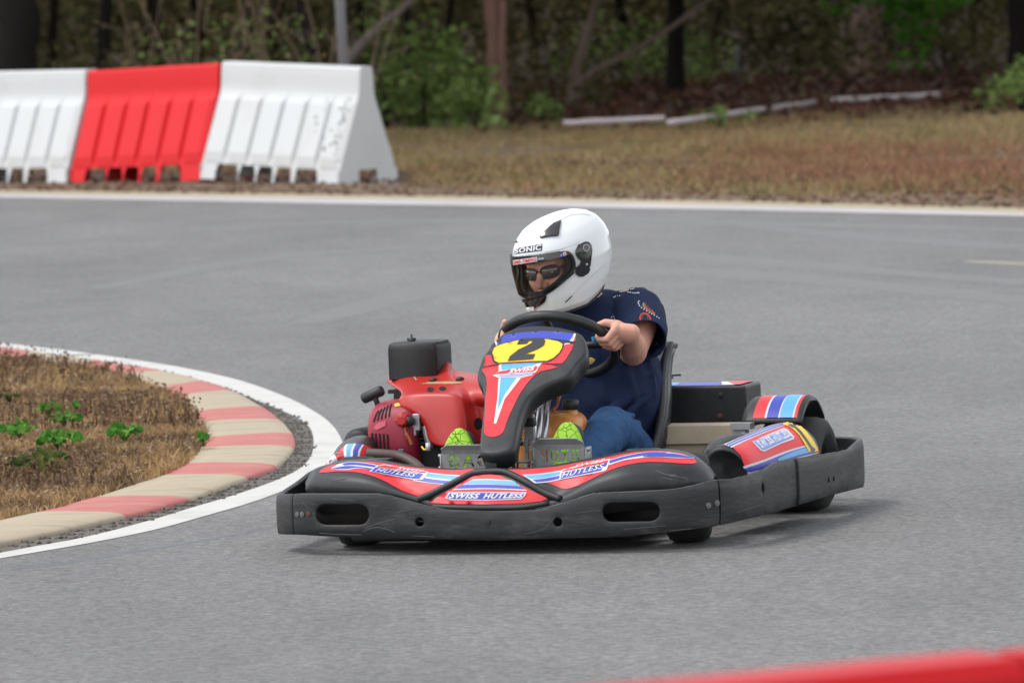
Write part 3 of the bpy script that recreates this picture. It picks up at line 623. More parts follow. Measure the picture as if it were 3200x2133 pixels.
    strip('stripe', s, [(2010, 1427), (2050, 1421), (2100, 1418), (2160, 1429)], [(2010, 1429), (2060, 1428), (2110, 1430), (2168, 1432)], B_, R, o2)
    decal('label', s, [(1155, 1475), (1174, 1459), (1200, 1453), (1342, 1476), (1322, 1499), (1294, 1500)], W_, R, .0034)
    decal('label', s, [(1181, 1459), (1202, 1455.5), (1334, 1477), (1331, 1480), (1177, 1462)], M_red, R, .004)
    decal('label', s, [(1160, 1475), (1173, 1463), (1324, 1483), (1312, 1497), (1292, 1497)], B_, R, .004)
    lettering('lettering', s, 'SWISS', [(1240, 1470), (1318, 1480), (1328, 1472), (1250, 1463)], W_, R, .012, .25, .0058)
    lettering('lettering', s, 'HUTLESS', [(1172, 1476), (1296, 1494), (1308, 1483), (1184, 1467)], W_, R, .012, .2, .0058)
    decal('label', s, [(1748, 1500), (1753, 1474), (1760, 1468), (1908, 1435), (1897, 1470), (1888, 1474)], W_, R, .0034)
    decal('label', s, [(1757, 1476), (1762, 1471), (1903, 1440), (1900, 1447)], M_red, R, .004)
    decal('label', s, [(1752, 1497), (1756, 1480), (1899, 1448), (1893, 1466), (1886, 1471)], B_, R, .004)
    lettering('lettering', s, 'SWISS', [(1795, 1466), (1891, 1446), (1893, 1437), (1799, 1457)], W_, R, .012, .25, .0058)
    lettering('lettering', s, 'HUTLESS', [(1756, 1495), (1886, 1467), (1890, 1451), (1760, 1480)], W_, R, .012, .2, .0058)
    decal('label', s, [(1393, 1556), (1404, 1538), (1500, 1537), (1646, 1538), (1642, 1548), (1630, 1560), (1520, 1564), (1410, 1562)], W_, R, .003)
    decal('label', s, [(1398, 1555), (1408, 1541), (1500, 1540), (1640, 1541), (1637, 1548), (1628, 1557), (1520, 1561), (1411, 1559)], B_, R, .0036)
    lettering('lettering', s, 'SWISS', [(1403, 1557), (1496, 1558.5), (1503, 1541.5), (1410, 1541.5)], W_, R, .04, .2, .0043)
    lettering('lettering', s, 'HUTLESS', [(1510, 1558.5), (1632, 1556), (1639, 1542), (1516, 1541.5)], W_, R, .04, .2, .0043)
    for L in ([(2050, 1470), (2080, 1482), (2112, 1484)], [(2092, 1486), (2138, 1492), (2150, 1500)], [(2066, 1491), (2100, 1497)], [(1040, 1500), (1080, 1494)]): line('scratch_edge_light', s, L, 2.4, MATS['scraped_plastic_edge_light'], R, .0012)
    # moulded strut over the stickers
    def on(px, py, k=.001): h = s.cast(px, py); return KI @ (h[0] + h[1] * k)
    mb = MB()
    mb.tube(catmull([on(1305, 1560), on(1350, 1542), on(1420, 1507), on(1475, 1480), on(1525, 1474), on(1580, 1476), on(1640, 1504), on(1700, 1538), on(1752, 1558)], 5), 0.0098, 12); mb.tube(catmull([on(1345, 1582, .0), on(1440, 1585, 0), on(1525, 1586, 0), on(1630, 1584, 0), on(1715, 1571, 0)], 4), .0075, 10)
    mb.build('moulded_strut', M_black, KART)
    # post carrying the nose panel
    a = KP(1525, 1472, y=.09); mb = MB(); mb.box((a.x, a.y + .032, a.z + .02), (.034, .012, .07)); mb.build('panel_post', M_black, KART, bevel=.003)
fairing()

def nose_panel():
    out = [(1545, 1064), (1578, 1038), (1625, 1022), (1678, 1016), (1723, 1018), (1768, 1025), (1812, 1039), (1829, 1058), (1836, 1088), (1831, 1112), (1806, 1140), (1780, 1174), (1745, 1190), (1712, 1203), (1678, 1224), (1650, 1252), (1632, 1292), (1620, 1345), (1611, 1393), (1592, 1411), (1556, 1420), (1524, 1421), (1502, 1414), (1498, 1390), (1502, 1340), (1508, 1290), (1511, 1245), (1506, 1209), (1493, 1188), (1490, 1162), (1501, 1128), (1508, 1113), (1524, 1092), (1532, 1076)]
    out = [tuple(p)[:2] for p in catmull([(*p, 0) for p in out], 3, True)]
    p0 = KP(1545, 1412, y=.11); sl = 1.5; nrm = Vector((0, -1, sl)).normalized()
    o_ = KI @ CP
    def onp(px, py):
        d = KI.to_3x3() @ ray(px, py); return o_ + d * ((p0 - o_).dot(nrm) / d.dot(nrm))
    base = [onp(*p) for p in out]; n = len(base); cx = sum(base, Vector()) / n
    # rounded shell: outline rings stepped inward and forward
    tang = [(base[(i + 1) % n] - base[i - 1]).normalized() for i in range(n)]; inn = [nrm.cross(t) for t in tang]
    if sum((cx - b).dot(i_) for b, i_ in zip(base, inn)) < 0: inn = [-i_ for i_ in inn]
    def ring(a, h): return [b + i_ * a + nrm * h for b, i_ in zip(base, inn)]
    rings = [ring(.012, -.06), ring(.003, -.045), ring(0, -.022), ring(.0005, -.010), ring(.003, -.002), ring(.007, .0025), ring(.012, .004)]
    v, f = loft(rings, True)
    e = nrm.orthogonal().normalized(); g = nrm.cross(e); poly = [Vector(((p - p0).dot(e), (p - p0).dot(g))) for p in rings[-1]]
    vs, fs = triangulate(poly, .035); nv = len(v); v += [p0 + e * a[0] + g * a[1] + nrm * .004 for a in vs]; f += [tuple(i + nv for i in q) for q in fs]
    bm = bmesh.new(); B = [bm.verts.new(q) for q in v]
    for q in f:
        try: bm.faces.new([B[i] for i in q])
        except ValueError: pass
    bmesh.ops.remove_doubles(bm, verts=bm.verts, dist=.0006); bmesh.ops.recalc_face_normals(bm, faces=bm.faces)
    bm.verts.index_update(); v = [q.co.copy() for q in bm.verts]; f = [tuple(w.index for w in q.verts) for q in bm.faces]; bm.free()
    o = obj('nose_panel', v, f, M_black, KART); s = Surf(o)
    q = lambda L: [(1500 + x * .2232, 950 + y * .2232) for x, y in L]
    decal('sticker', s, q([(205, 478), (270, 450), (340, 432), (600, 396), (900, 380), (1150, 392), (1330, 420), (1262, 520), (1150, 505), (1000, 488), (850, 480), (700, 490), (400, 535), (240, 570)]), M_blue, o)
    for L in ([(195, 478), (213, 472), (245, 572), (225, 584)], [(1322, 412), (1346, 424), (1306, 526), (1256, 520)]): decal('stripe', s, q(L), M_white, o, .0016)
    for L in ([(188, 500), (222, 582), (185, 592)], [(1345, 440), (1335, 528), (1308, 526)]): decal('stripe', s, q(L), M_red, o, .0014)
    decal('sticker', s, q([(55, 870), (75, 740), (110, 655), (200, 610), (240, 590), (500, 520), (850, 490), (1180, 560), (1310, 566), (1285, 640), (1200, 780), (1150, 832), (880, 838), (300, 846)]), M_red, o)
    decal('sticker', s, q([(1170, 575), (1200, 552), (1260, 553), (1262, 562), (1200, 568), (1180, 582)]), M_white, o, .0018)
    ov = [(176, 690), (200, 625), (240, 595), (350, 558), (550, 512), (750, 494), (950, 502), (1100, 532), (1158, 568), (1150, 620), (1110, 690), (1030, 762), (940, 803), (720, 806), (400, 822), (270, 832), (208, 800)]
    cxo, cyo = 660, 665
    decal('number_plate', s, q([(cxo + (x - cxo) * 1.045 - 4, cyo + (y - cyo) * 1.08) for x, y in ov]), M_num, o, .0022, curve=3); decal('number_plate', s, q(ov), M_yellow, o, .003)
    decal('number', s, q([(522, 580), (548, 522), (640, 498), (850, 496), (905, 508), (918, 530), (898, 592), (820, 640), (700, 690), (628, 714), (778, 714), (742, 786), (392, 812), (424, 745), (545, 650), (640, 606), (715, 566), (748, 530), (690, 530), (655, 570)]), M_num, o, .005)
    r = lambda L: [(1450 + x * .2125, 1120 + y * .2125) for x, y in L]
    decal('sticker', s, r([(262, 152), (420, 118), (620, 92), (1100, 78), (1380, 132), (1130, 190), (980, 310), (870, 450), (790, 580), (720, 730), (640, 900), (600, 1030), (570, 1090), (520, 1130), (440, 1155), (360, 1150), (312, 1112), (295, 1050), (310, 800), (328, 500), (338, 380), (318, 250)]), M_red, o, curve=2)
    decal('stripe', s, r([(514, 88), (1160, 58), (1000, 250), (840, 290), (600, 600), (475, 960), (440, 960), (490, 600), (510, 280)]), M_white, o, .0018)
    decal('stripe', s, r([(552, 92), (1120, 62), (1030, 100), (1000, 130), (556, 190)]), M_lblue, o, .0024); decal('stripe', s, r([(545, 270), (772, 290), (690, 400), (600, 530), (500, 750), (530, 400)]), M_lblue, o, .0024)
    decal('label', s, r([(425, 262), (525, 190), (1060, 108), (1102, 128), (1078, 192), (1040, 222), (830, 282), (500, 290)]), M_white, o, .003)
    decal('label', s, r([(445, 246), (530, 200), (1055, 118), (1086, 132), (1066, 180), (1030, 200), (600, 232)]), M_red, o, .0036)
    decal('label', s, r([(470, 262), (640, 240), (1030, 208), (1020, 222), (830, 268), (560, 280)]), mat('washed_blue', lin('9C93C8'), .5), o, .0036)
    lettering('lettering', s, 'SWISS', r([(655, 232), (1035, 188), (1052, 122), (676, 180)]), M_white, o, .05, .2, .0042)
    lettering('lettering', s, 'HUTLESS', r([(560, 274), (950, 240), (1000, 212), (600, 246)]), M_white, o, .02, .2, .0042)
    line('panel_seam', s, r([(250, 150), (420, 112), (640, 88), (1000, 70), (1260, 84)]), 1.4, M_num, o, .0046)
nose_panel()

# steering wheel, column, hub
WC = KP(1747, 1079, y=.815); WN = Vector((0, sin(radians(35)), cos(radians(35)))); WE = Vector((1, 0, 0)); WF = WN.cross(WE)
def wheelpt(a, r=.165, h=0): return WC + (WE * cos(a) + WF * sin(a)) * r + WN * h
def steering():
    v, f = tube_geo([wheelpt(2 * pi * k / 56) for k in range(56)], .0155, 14, closed=True); w = obj('steering_wheel', v, f, M_black, KART)
    mb = MB()
    for a in (radians(0), radians(180), radians(270)): mb.tube([wheelpt(a, .03), wheelpt(a, .156)], [.012, .010], 8)
    mb.tube([WC - WN * .02, WC + WN * .01], .045, 20); mb.build('spokes', M_black, w)
    mb = MB(); mb.tube([WC - WN * .03 + WF * -.02, WC - WN * .022 + WF * -.02], .085, 24); hub = mb.build('hub_plate', M_yellow, w)
    for nm, L, yy, m in (('white_bracket', [(1796, 1139), (1820, 1112), (1832, 1096), (1836, 1110), (1823, 1128), (1801, 1144)], .70, M_white), ('hub_sticker', [(1800, 1144), (1826, 1122), (1848, 1116), (1861, 1123), (1852, 1136), (1818, 1147)], .78, mat('orange_white_sticker', lin('D0A040'), .4, .9, 60, dirt=(.6, .55, .58), dirtamt=.9, ds=45))):
        mb = MB(); mb.add([KP(*q, y=yy) for q in L], [tuple(range(len(L)))]); mb.build(nm, m, w, solid=.004)
    p = [KP(1848, 1052, y=.74), KP(1862, 1050, y=.8), KP(1850, 1068, y=.74), KP(1868, 1076, y=.8)]
    mb = MB(); mb.add([p[0], p[1], p[3], p[2]], [(0, 1, 2, 3)]); mb.build('timing_tag', M_lblue, w, solid=.003)
    mb = MB(); c0 = KP(1696, 1215, y=.62); c1 = KP(1680, 1372, y=.42); mb.tube([c0, c1], .0105, 14); mb.tube([c0 + Vector((.018, .01, 0)), c1 + Vector((.017, .01, 0))], .0075, 12); mb.tube([WC, c0 + Vector((0, .02, -.01))], .012, 12); mb.build('steering_column', M_chrome, KART)
    mb = MB(); mb.tube(catmull([KP(1735, 1208, y=.62), KP(1700, 1235, y=.52), KP(1660, 1275, y=.45), KP(1632, 1335, y=.38), KP(1619, 1400, y=.34), KP(1617, 1460, y=.3)], 6), .0035, 8); mb.build('throttle_cable', M_black, KART)
    mb = MB(); mb.tube(catmull([KP(1722, 1210, y=.62), KP(1745, 1230, y=.6), KP(1742, 1265, y=.58), KP(1725, 1283, y=.56)], 6), .005, 8); mb.build('fuel_hose', M_orange, KART)
    mb = MB(); p = KP(1663, 1262, y=.55); mb.tube([p + Vector((0, 0, -.035)), p + Vector((0, 0, -.01)), p + Vector((0, 0, -.009)), p + Vector((0, 0, .03))], [.011, .011, .006, .006], 10); mb.build('hose_fitting', M_steel, KART)
    mb = MB(); mb.box(KP(1740, 1222, y=.64), (.03, .03, .045)); mb.build('clamp', M_black, KART, bevel=.004)
steering()

def tank_and_pedals():
    A = KP(1622, 1440, y=.6); B = KP(1822, 1282, y=.6); cx, cz = (A.x + B.x) / 2, (A.z + B.z) / 2; hw, hh = (B.x - A.x) / 2, (B.z - A.z) / 2 + .03
    def sring(y, k):
        r = []
        for t in np.linspace(0, 2 * pi, 40, endpoint=False):
            c, s = cos(t), sin(t); x = hw * k * np.sign(c) * abs(c) ** .45; z = hh * k * np.sign(s) * abs(s) ** .45; gr = .012 * math.exp(-((x + .01) / .02) ** 2) if s > -.9 else 0
            r.append(Vector((cx + x, y + (gr if y < .56 else 0), cz - .03 + z)))
        return r
    v, f = loft([sring(.52, .0), sring(.522, .6), sring(.53, .88), sring(.55, .97), sring(.6, 1.0), sring(.66, .97), sring(.68, .88), sring(.69, .0)]); tank = obj('fuel_tank', v, f, M_tank, KART)
    c = KP(1783, 1262, y=.6); mb = MB(); mb.tube([c + Vector((0, 0, -.05)), c + Vector((0, 0, -.01))], .019, 20); mb.build('filler_neck', M_tank, tank)
    mb = MB(); mb.tube([c + Vector((0, 0, -.015)), c + Vector((0, 0, .010)), c + Vector((0, 0, .014))], [.024, .024, .020], 24); mb.build('filler_cap', M_black, tank)
    # pedals: plates with stencilled letters cut through
    LET = {'S': [[(.1, .62), (.28, .62), (.28, .8), (.42, .8), (.42, 1), (.2, 1), (.1, .9)], [(.58, .8), (.72, .8), (.72, .7), (.9, .7), (.9, .88), (.8, 1), (.58, 1)], [(.12, .56), (.12, .52), (.3, .42), (.7, .42), (.72, .36), (.9, .36), (.9, .5), (.8, .58)], [(.1, .3), (.28, .3), (.28, .2), (.42, .2), (.42, 0), (.22, 0), (.1, .1)], [(.58, 0), (.8, 0), (.9, .1), (.9, .3), (.72, .3), (.72, .2), (.58, .2)]],
           'T': [[(.02, .82), (.02, 1), (.98, 1), (.98, .82), (.62, .82), (.62, 0), (.38, 0), (.38, .82)]], 'O': [[(.42, 0), (.2, .08), (.04, .3), (.04, .7), (.2, .92), (.42, 1), (.42, .84), (.3, .76), (.24, .62), (.24, .38), (.3, .24), (.42, .16)], [(.58, 0), (.8, .08), (.96, .3), (.96, .7), (.8, .92), (.58, 1), (.58, .84), (.7, .76), (.76, .62), (.76, .38), (.7, .24), (.58, .16)]],
           'P': [[(.12, 0), (.32, 0), (.32, 1), (.12, 1)], [(.42, .82), (.6, .82), (.6, 1), (.42, 1)], [(.42, .42), (.72, .42), (.9, .55), (.9, .88), (.72, 1), (.68, 1), (.68, .6), (.42, .6)]], 'A': [[(.0, 0), (.22, 0), (.3, .22), (.7, .22), (.78, 0), (1, 0), (.86, .38), (.14, .38)], [(.18, .48), (.4, .48), (.44, .62), (.56, .62), (.6, .48), (.82, .48), (.62, 1), (.38, 1)]],
           'G': [[(.42, 0), (.2, .08), (.04, .3), (.04, .7), (.2, .92), (.42, 1), (.42, .82), (.3, .74), (.26, .6), (.26, .4), (.3, .24), (.42, .18)], [(.58, 1), (.8, .92), (.92, .7), (.72, .7), (.58, .82)], [(.58, 0), (.8, .08), (.95, .3), (.95, .5), (.6, .5), (.6, .34), (.72, .3), (.58, .18)]]}
    def pedal(word, x0, x1, z0, z1, y, tag_):
        Wd, Hh = x1 - x0, z1 - z0; pl = [(0, 0), (Wd, 0), (Wd, Hh * .86), (Wd - .02, Hh), (.02, Hh), (0, Hh * .86)]; holes = []
        n = len(word); lh = Hh * .40; lz = Hh * .22; lw = Wd * .78 / n
        for i, ch in enumerate(word):       # the driver reads it, so from the front it runs mirrored
            ox = Wd * .90 - i * (lw * 1.06)
            for p in LET[ch]: holes.append([Vector((ox - a * lw * .9, lz + b * lh)) for a, b in p])
        vs, fs = triangulate([Vector(p) for p in pl], .012, holes)
        def P_(a):
            b = a[1]; fold = max(0, b - Hh * .74); lip = 0
            return Vector((x0 + a[0], y - b * .10 - fold * .5, z0 + b - fold * .06))
        o = obj('pedal', [P_(a) for a in vs], fs, M_pedal, KART, smooth=False, solid=.003); o['label'] = tag_
        for sx in (x0 - .004, x1 + .004): MB().box((sx, y + .02, z0 + Hh * .3), (.004, .05, Hh * .75)).build('side_bracket', M_pedal, o)
        for sx, sg in ((x0, -1), (x1, 1)):
            for zz in (.18, .6): MB().tube([(sx + sg * .004, y + .005, z0 + Hh * zz), (sx + sg * .013, y + .005, z0 + Hh * zz)], .0055, 8).build('bolt', M_steel, o)
        mb = MB(); mb.tube([(x0 - .01, y + .03, z0 + .01), (x1 + .01, y + .03, z0 + .01)], .007, 10); mb.build('hinge_rod', M_steel, o); return o
    a, b = KP(1674, 1458, y=.3), KP(1826, 1366, y=.3); pedal('STOP', a.x, b.x, min(a.z, a.z) - .004, b.z, .3, 'steel brake pedal stencilled STOP, read from the driver side')
    a, b = KP(1384, 1474, y=.3), KP(1542, 1386, y=.3); pedal('GAS', a.x, b.x, a.z - .004, b.z, .3, 'steel throttle pedal stencilled GAS, read from the driver side')
    mb = MB(); q = KP(1655, 1335, y=.38); mb.box(q, (.03, .016, .075)); mb.box(q + Vector((-.008, -.01, -.075)), (.012, .012, .09)); mb.box(q + Vector((.012, -.012, -.09)), (.008, .02, .11)); mb.tube([q + Vector((-.045, -.01, -.045)), q + Vector((.01, -.01, -.045))], .006, 8); mb.tube([q + Vector((-.04, -.02, -.095)), q + Vector((.02, -.02, -.095))], .005, 8); mb.tube([q + Vector((-.02, -.02, -.15)), q + Vector((-.006, -.012, -.1))], .009, 8); mb.build('master_cylinder', M_steel, KART, smooth=False, bevel=.002)
    mb = MB(); mb.box(KP(1655, 1318, y=.375), (.036, .024, .024)); mb.build('reservoir_cap', M_black, KART, bevel=.004)
    mb = MB(); q = KP(1624, 1380, y=.3); mb.tube([q, q + Vector((0, -.004, 0)), q + Vector((0, -.012, .004))], [.012, .013, .006], 14); mb.build('ball_joint', M_gloss, KART)
    mb = MB(); q = KP(1590, 1424, y=.28); mb.tube([q, q + Vector((-.014, 0, 0))], .006, 8); mb.tube(catmull([q, q + Vector((0, 0, -.02)), q + Vector((.006, 0, -.04))], 4), .004, 8); mb.build('brake_line', M_steel, KART)
tank_and_pedals()

def wheel(x, y, w, r, steer=0.0):
    t = bpy.data.objects.new('wheel', None); COL.objects.link(t); t.parent = KART; t.location = (x, y, r); t.rotation_euler = (0, 0, steer); t.empty_display_size = .1
    prof = [(-w * .42, r * .5), (-w * .5, r * .62), (-w * .5, r * .8), (-w * .44, r * .93), (-w * .3, r * .985), (0, r), (w * .3, r * .985), (w * .44, r * .93), (w * .5, r * .8), (w * .5, r * .62), (w * .42, r * .5)]
    rings = [[Vector((h, q * cos(a), q * sin(a))) for a in np.linspace(0, 2 * pi, 40, endpoint=False)] for h, q in prof]; v, f = loft(rings); obj('tyre', v, f, M_rubber, t)
    prof = [(-w * .42, r * .5), (-w * .40, r * .42), (-w * .2, r * .38), (-w * .1, .02), (w * .1, .02), (w * .2, r * .38), (w * .40, r * .42), (w * .42, r * .5)]
    rings = [[Vector((h, q * cos(a), q * sin(a))) for a in np.linspace(0, 2 * pi, 32, endpoint=False)] for h, q in prof]; v, f = loft(rings); obj('rim', v, f, M_dark, t); return t
wheel(.495, .325, .125, .128, radians(14)); wheel(-.485, .325, .125, .128, radians(14)); wheel(.555, 1.27, .19, .140); wheel(-.555, 1.27, .19, .140)

def chassis():
    mb = MB(); mb.box((0, .62, .048), (.66, 1.0, .006)); mb.build('floor_tray', M_dark, KART)
    mb = MB()
    for sx in (-1, 1):
        mb.tube(catmull([(sx * .20, .12, .07), (sx * .30, .3, .06), (sx * .34, .6, .06), (sx * .30, 1.0, .065), (sx * .30, 1.4, .08)], 6), .016, 10); mb.tube(catmull([(sx * .3, .55, .07), (sx * .5, .56, .1), (sx * .56, .7, .13), (sx * .56, 1.0, .13), (sx * .34, 1.1, .08)], 6), .012, 8)
    mb.tube([(-.48, .335, .12), (.48, .335, .12)], .015, 10); mb.tube([(-.5, 1.27, .14), (.5, 1.27, .14)], .02, 12); mb.tube([(-.3, 1.4, .08), (.3, 1.4, .08)], .016, 10); mb.tube([(-.4, 1.4, .1), (-.45, 1.63, .12)], .014, 8); mb.tube([(.4, 1.4, .1), (.45, 1.63, .12)], .014, 8); mb.tube([(-.3, .12, .07), (.3, .12, .07)], .016, 10); mb.tube([(-.25, .02, .09), (-.25, .14, .08)], .014, 8); mb.tube([(.25, .02, .09), (.25, .14, .08)], .014, 8)
    mb.build('chassis', M_dark, KART)
    MB().box((-.03, .27, .042), (.84, .26, .030)).build('shadow_plate', M_airbox, KART, bevel=.008)  # black plate added under the nose to read as the bumper's shadow
    for sx in (-1, 1): MB().box((sx * .44, .15, .115), (.30, .008, .09)).build('slot_shade_plate', M_dark, KART)  # added dark plates behind the front slots so their insides look shaded
    mb = MB(); mb.tube(catmull([KP(2208, 1425, y=.5), KP(2232, 1395, y=.6), KP(2272, 1378, y=.72), KP(2330, 1370, y=.85)], 6), .017, 12); mb.build('side_rail', M_black, KART)
    mb = MB(); mb.tube(catmull([KP(1148, 1416, y=.42), KP(1200, 1419, y=.42), KP(1250, 1426, y=.42), KP(1295, 1448, y=.4), KP(1322, 1475, y=.36)], 6), .015, 12); mb.build('side_rail', M_hose, KART)
    mb = MB(); mb.box(KP(1185, 1440, y=.3), (.07, .05, .016)); mb.build('fairing_mount', M_black, KART, bevel=.003)
    mb = MB(); mb.box(KP(2010, 1412, y=.34), (.09, .04, .02)); mb.build('fairing_mount', M_black, KART, bevel=.003)
chassis()

def side_pod(sgn):
    def ring(y, xi, xc, xo, zc, zl):
        P = [(xi + .012, .07), (xi, .12), (xi, zc - .05)] + [(xc + (xi - xc) * cos(t), zc - .05 + .05 * sin(t)) for t in np.linspace(.25, 1.4, 6)] + [(xc + (xo - xc) * sin(t), zl + (zc - zl) * cos(t)) for t in np.linspace(0, pi / 2, 16)] + [(xo + .003, zl - .04), (xo, .07)]
        return [Vector((sgn * x, y, z)) for x, z in P]
    st = [(.468, .505, .553, .634, .249, .17), (.474, .500, .553, .640, .256, .17), (.50, .500, .556, .645, .261, .172), (.65, .513, .568, .664, .269, .177), (.80, .53, .585, .690, .280, .185), (.93, .545, .600, .710, .287, .191), (.955, .55, .604, .711, .286, .191), (.965, .558, .608, .704, .278, .188)]
    if sgn < 0: st = [(.468 + (y - .468) * .62, xi + .028, xc + .02, xo + .01, zc - .004, zl) for y, xi, xc, xo, zc, zl in st]
    R = [ring(*s) for s in st]; c0 = sum(R[0], Vector()) / len(R[0])
    R = [[p.lerp(c0 + Vector((0, .03, 0)), .6) for p in R[0]], [p.lerp(c0 + Vector((0, .03, 0)), .35) for p in R[0]], [p.lerp(c0 + Vector((0, .014, 0)), .12) for p in R[0]]] + R
    v, f = loft(R, False, (True, False)); return obj('side_pod', v, f, M_black, KART)
def pods():
    o = side_pod(1); s = Surf(o); q = lambda L: [(2060 + x * .2296, 1160 + y * .2296) for x, y in L]
    k = lambda: None
    decal('sticker', s, q([(888, 1000), (1100, 900), (1300, 820), (1500, 745), (1700, 700), (1850, 710), (1960, 800), (2080, 950), (2180, 1100), (1950, 1160), (1700, 1220), (1450, 1320), (1235, 1375), (1170, 1290), (1105, 1140), (1005, 1045)]), M_red, o, .0018, step=7)
    strip('stripe', s, q([(880, 1000), (1100, 905), (1300, 825), (1500, 748), (1700, 705)]), q([(985, 1042), (1150, 962), (1340, 880), (1540, 800), (1720, 735)]), M_white, o, .002)
    strip('stripe', s, q([(905, 1003), (1100, 912), (1300, 832), (1500, 756), (1690, 712)]), q([(925, 1012), (1110, 930), (1310, 846), (1510, 770), (1695, 718)]), M_blue, o, .0028)
    strip('stripe', s, q([(940, 1020), (1120, 940), (1320, 858), (1520, 780), (1700, 722)]), q([(960, 1030), (1135, 952), (1330, 870), (1530, 792), (1710, 730)]), M_blue, o, .0028)
    strip('stripe', s, q([(1145, 1290), (1400, 1210), (1600, 1130), (1800, 1060), (1980, 1010)]), q([(1215, 1385), (1450, 1330), (1700, 1235), (1950, 1165), (2160, 1115)]), M_white, o, .002)
    strip('stripe', s, q([(1165, 1320), (1400, 1240), (1600, 1160), (1800, 1085), (1985, 1030)]), q([(1205, 1370), (1450, 1312), (1700, 1218), (1950, 1150), (2140, 1108)]), M_blue, o, .0028)
    strip('stripe', s, q([(1600, 1190), (1720, 1135), (1850, 1082), (1980, 1045)]), q([(1620, 1225), (1740, 1185), (1880, 1140), (2030, 1105)]), M_lblue, o, .0034)
    decal('number_plate', s, q([(1680, 735), (1740, 700), (1800, 695), (1900, 735), (1990, 820), (2080, 930), (2140, 1040), (2150, 1075), (2060, 1110), (2020, 1090), (1970, 1000), (1900, 880), (1820, 800), (1750, 755)]), M_yellow, o, .0036, step=8)
    decal('number', s, q([(1760, 722), (1830, 740), (1920, 820), (2000, 930), (2060, 1020), (2110, 1060), (2085, 1112), (2050, 1100), (2040, 1050), (1990, 970), (1900, 850), (1830, 775)]), M_num, o, .0044, step=8)
    decal('number', s, q([(1735, 728), (1790, 745), (1835, 775), (1820, 782), (1770, 760)]), M_num, o, .0044, step=8)
    decal('label', s, q([(1262, 965), (1400, 900), (1690, 782), (1740, 800), (1835, 900), (1820, 930), (1650, 990), (1420, 1098), (1370, 1080)]), M_white, o, .003, step=9)
    decal('label', s, q([(1285, 970), (1400, 915), (1690, 800), (1725, 815), (1812, 905), (1640, 975), (1420, 1080), (1380, 1065)]), mat('pale_blue_shadow', lin('6E86C4'), .4), o, .0036, step=9)
    lettering('lettering', s, 'SWISS', q([(1395, 1060), (1575, 978), (1480, 885), (1300, 965)]), M_white, o, .05, .1, .0043); lettering('lettering', s, 'HUTLESS', q([(1590, 975), (1805, 890), (1710, 800), (1495, 880)]), M_white, o, .05, .1, .0043)
    o = side_pod(-1); s = Surf(o); q = lambda L: [(860 + x * .2551, 1360 + y * .2551) for x, y in L]
    decal('sticker', s, q([(610, 400), (660, 310), (740, 225), (800, 170), (860, 125), (940, 105), (1080, 120), (1170, 140), (1180, 210), (1100, 300), (900, 320), (780, 340), (690, 380)]), M_red, o, step=8)
    for a, b, m in (([(862, 125), (838, 200), (870, 318)], [(895, 112), (870, 200), (905, 312)], M_white), ([(890, 112), (868, 200), (890, 312)], [(968, 108), (920, 200), (935, 308)], M_lblue), ([(968, 108), (922, 200), (930, 308)], [(990, 110), (950, 200), (955, 308)], M_white), ([(990, 110), (950, 200), (955, 306)], [(1062, 118), (1010, 200), (1000, 304)], M_blue), ([(1062, 118), (1012, 200), (1000, 304)], [(1085, 122), (1040, 200), (1022, 302)], M_white)): strip('stripe', s, q(a), q(b), m, o, .0028)
    decal('label', s, q([(620, 395), (660, 310), (730, 232), (782, 322), (700, 372)]), M_white, o, .003, step=8)
pods()

def seat():
    hs = np.linspace(0, 1, 14); rings = []
    for t in hs:
        z = .10 + .40 * t; yb = 1.20 + .16 * t ** 1.2; hw = .185 + .03 * sin(pi * min(1, t * 1.1)) + .018 * max(0, t - .75) * 4
        dep = .27 - .12 * t; r = []
        for k in range(21):
            a = pi * (k / 20); x = hw * -cos(a) - .012; yy = yb - dep * (1 - sin(a) ** .55); r.append(Vector((x, yy, z - .015 * sin(a) * (t > .9))))
        rings.append(r)
    v, f = loft(rings, False); o = obj('seat', v, f, mat('seat_black_plastic', (.02, .02, .022), .35, .3, 20, dirt=(.06, .06, .06), dirtamt=.4), KART, solid=.01)
    v = []; base = rings[0]; mb = MB(); v = base + [Vector((p.x * .9, p.y - .30 if p.y > 1.0 else p.y, .085)) for p in base]; mb.add(v, [(i, i + 1, 22 + i, 21 + i) for i in range(20)]); mb.build('seat_pan', M_black, o)
    path = [r[0] for r in rings] ; p2 = [r[-1] for r in rings]; top = rings[-1]
    v, f = tube_geo(catmull(path + top[1:-1] + p2[::-1], 2), .013, 10); obj('seat_rim', v, f, MATS['seat_black_plastic'], o)
seat()

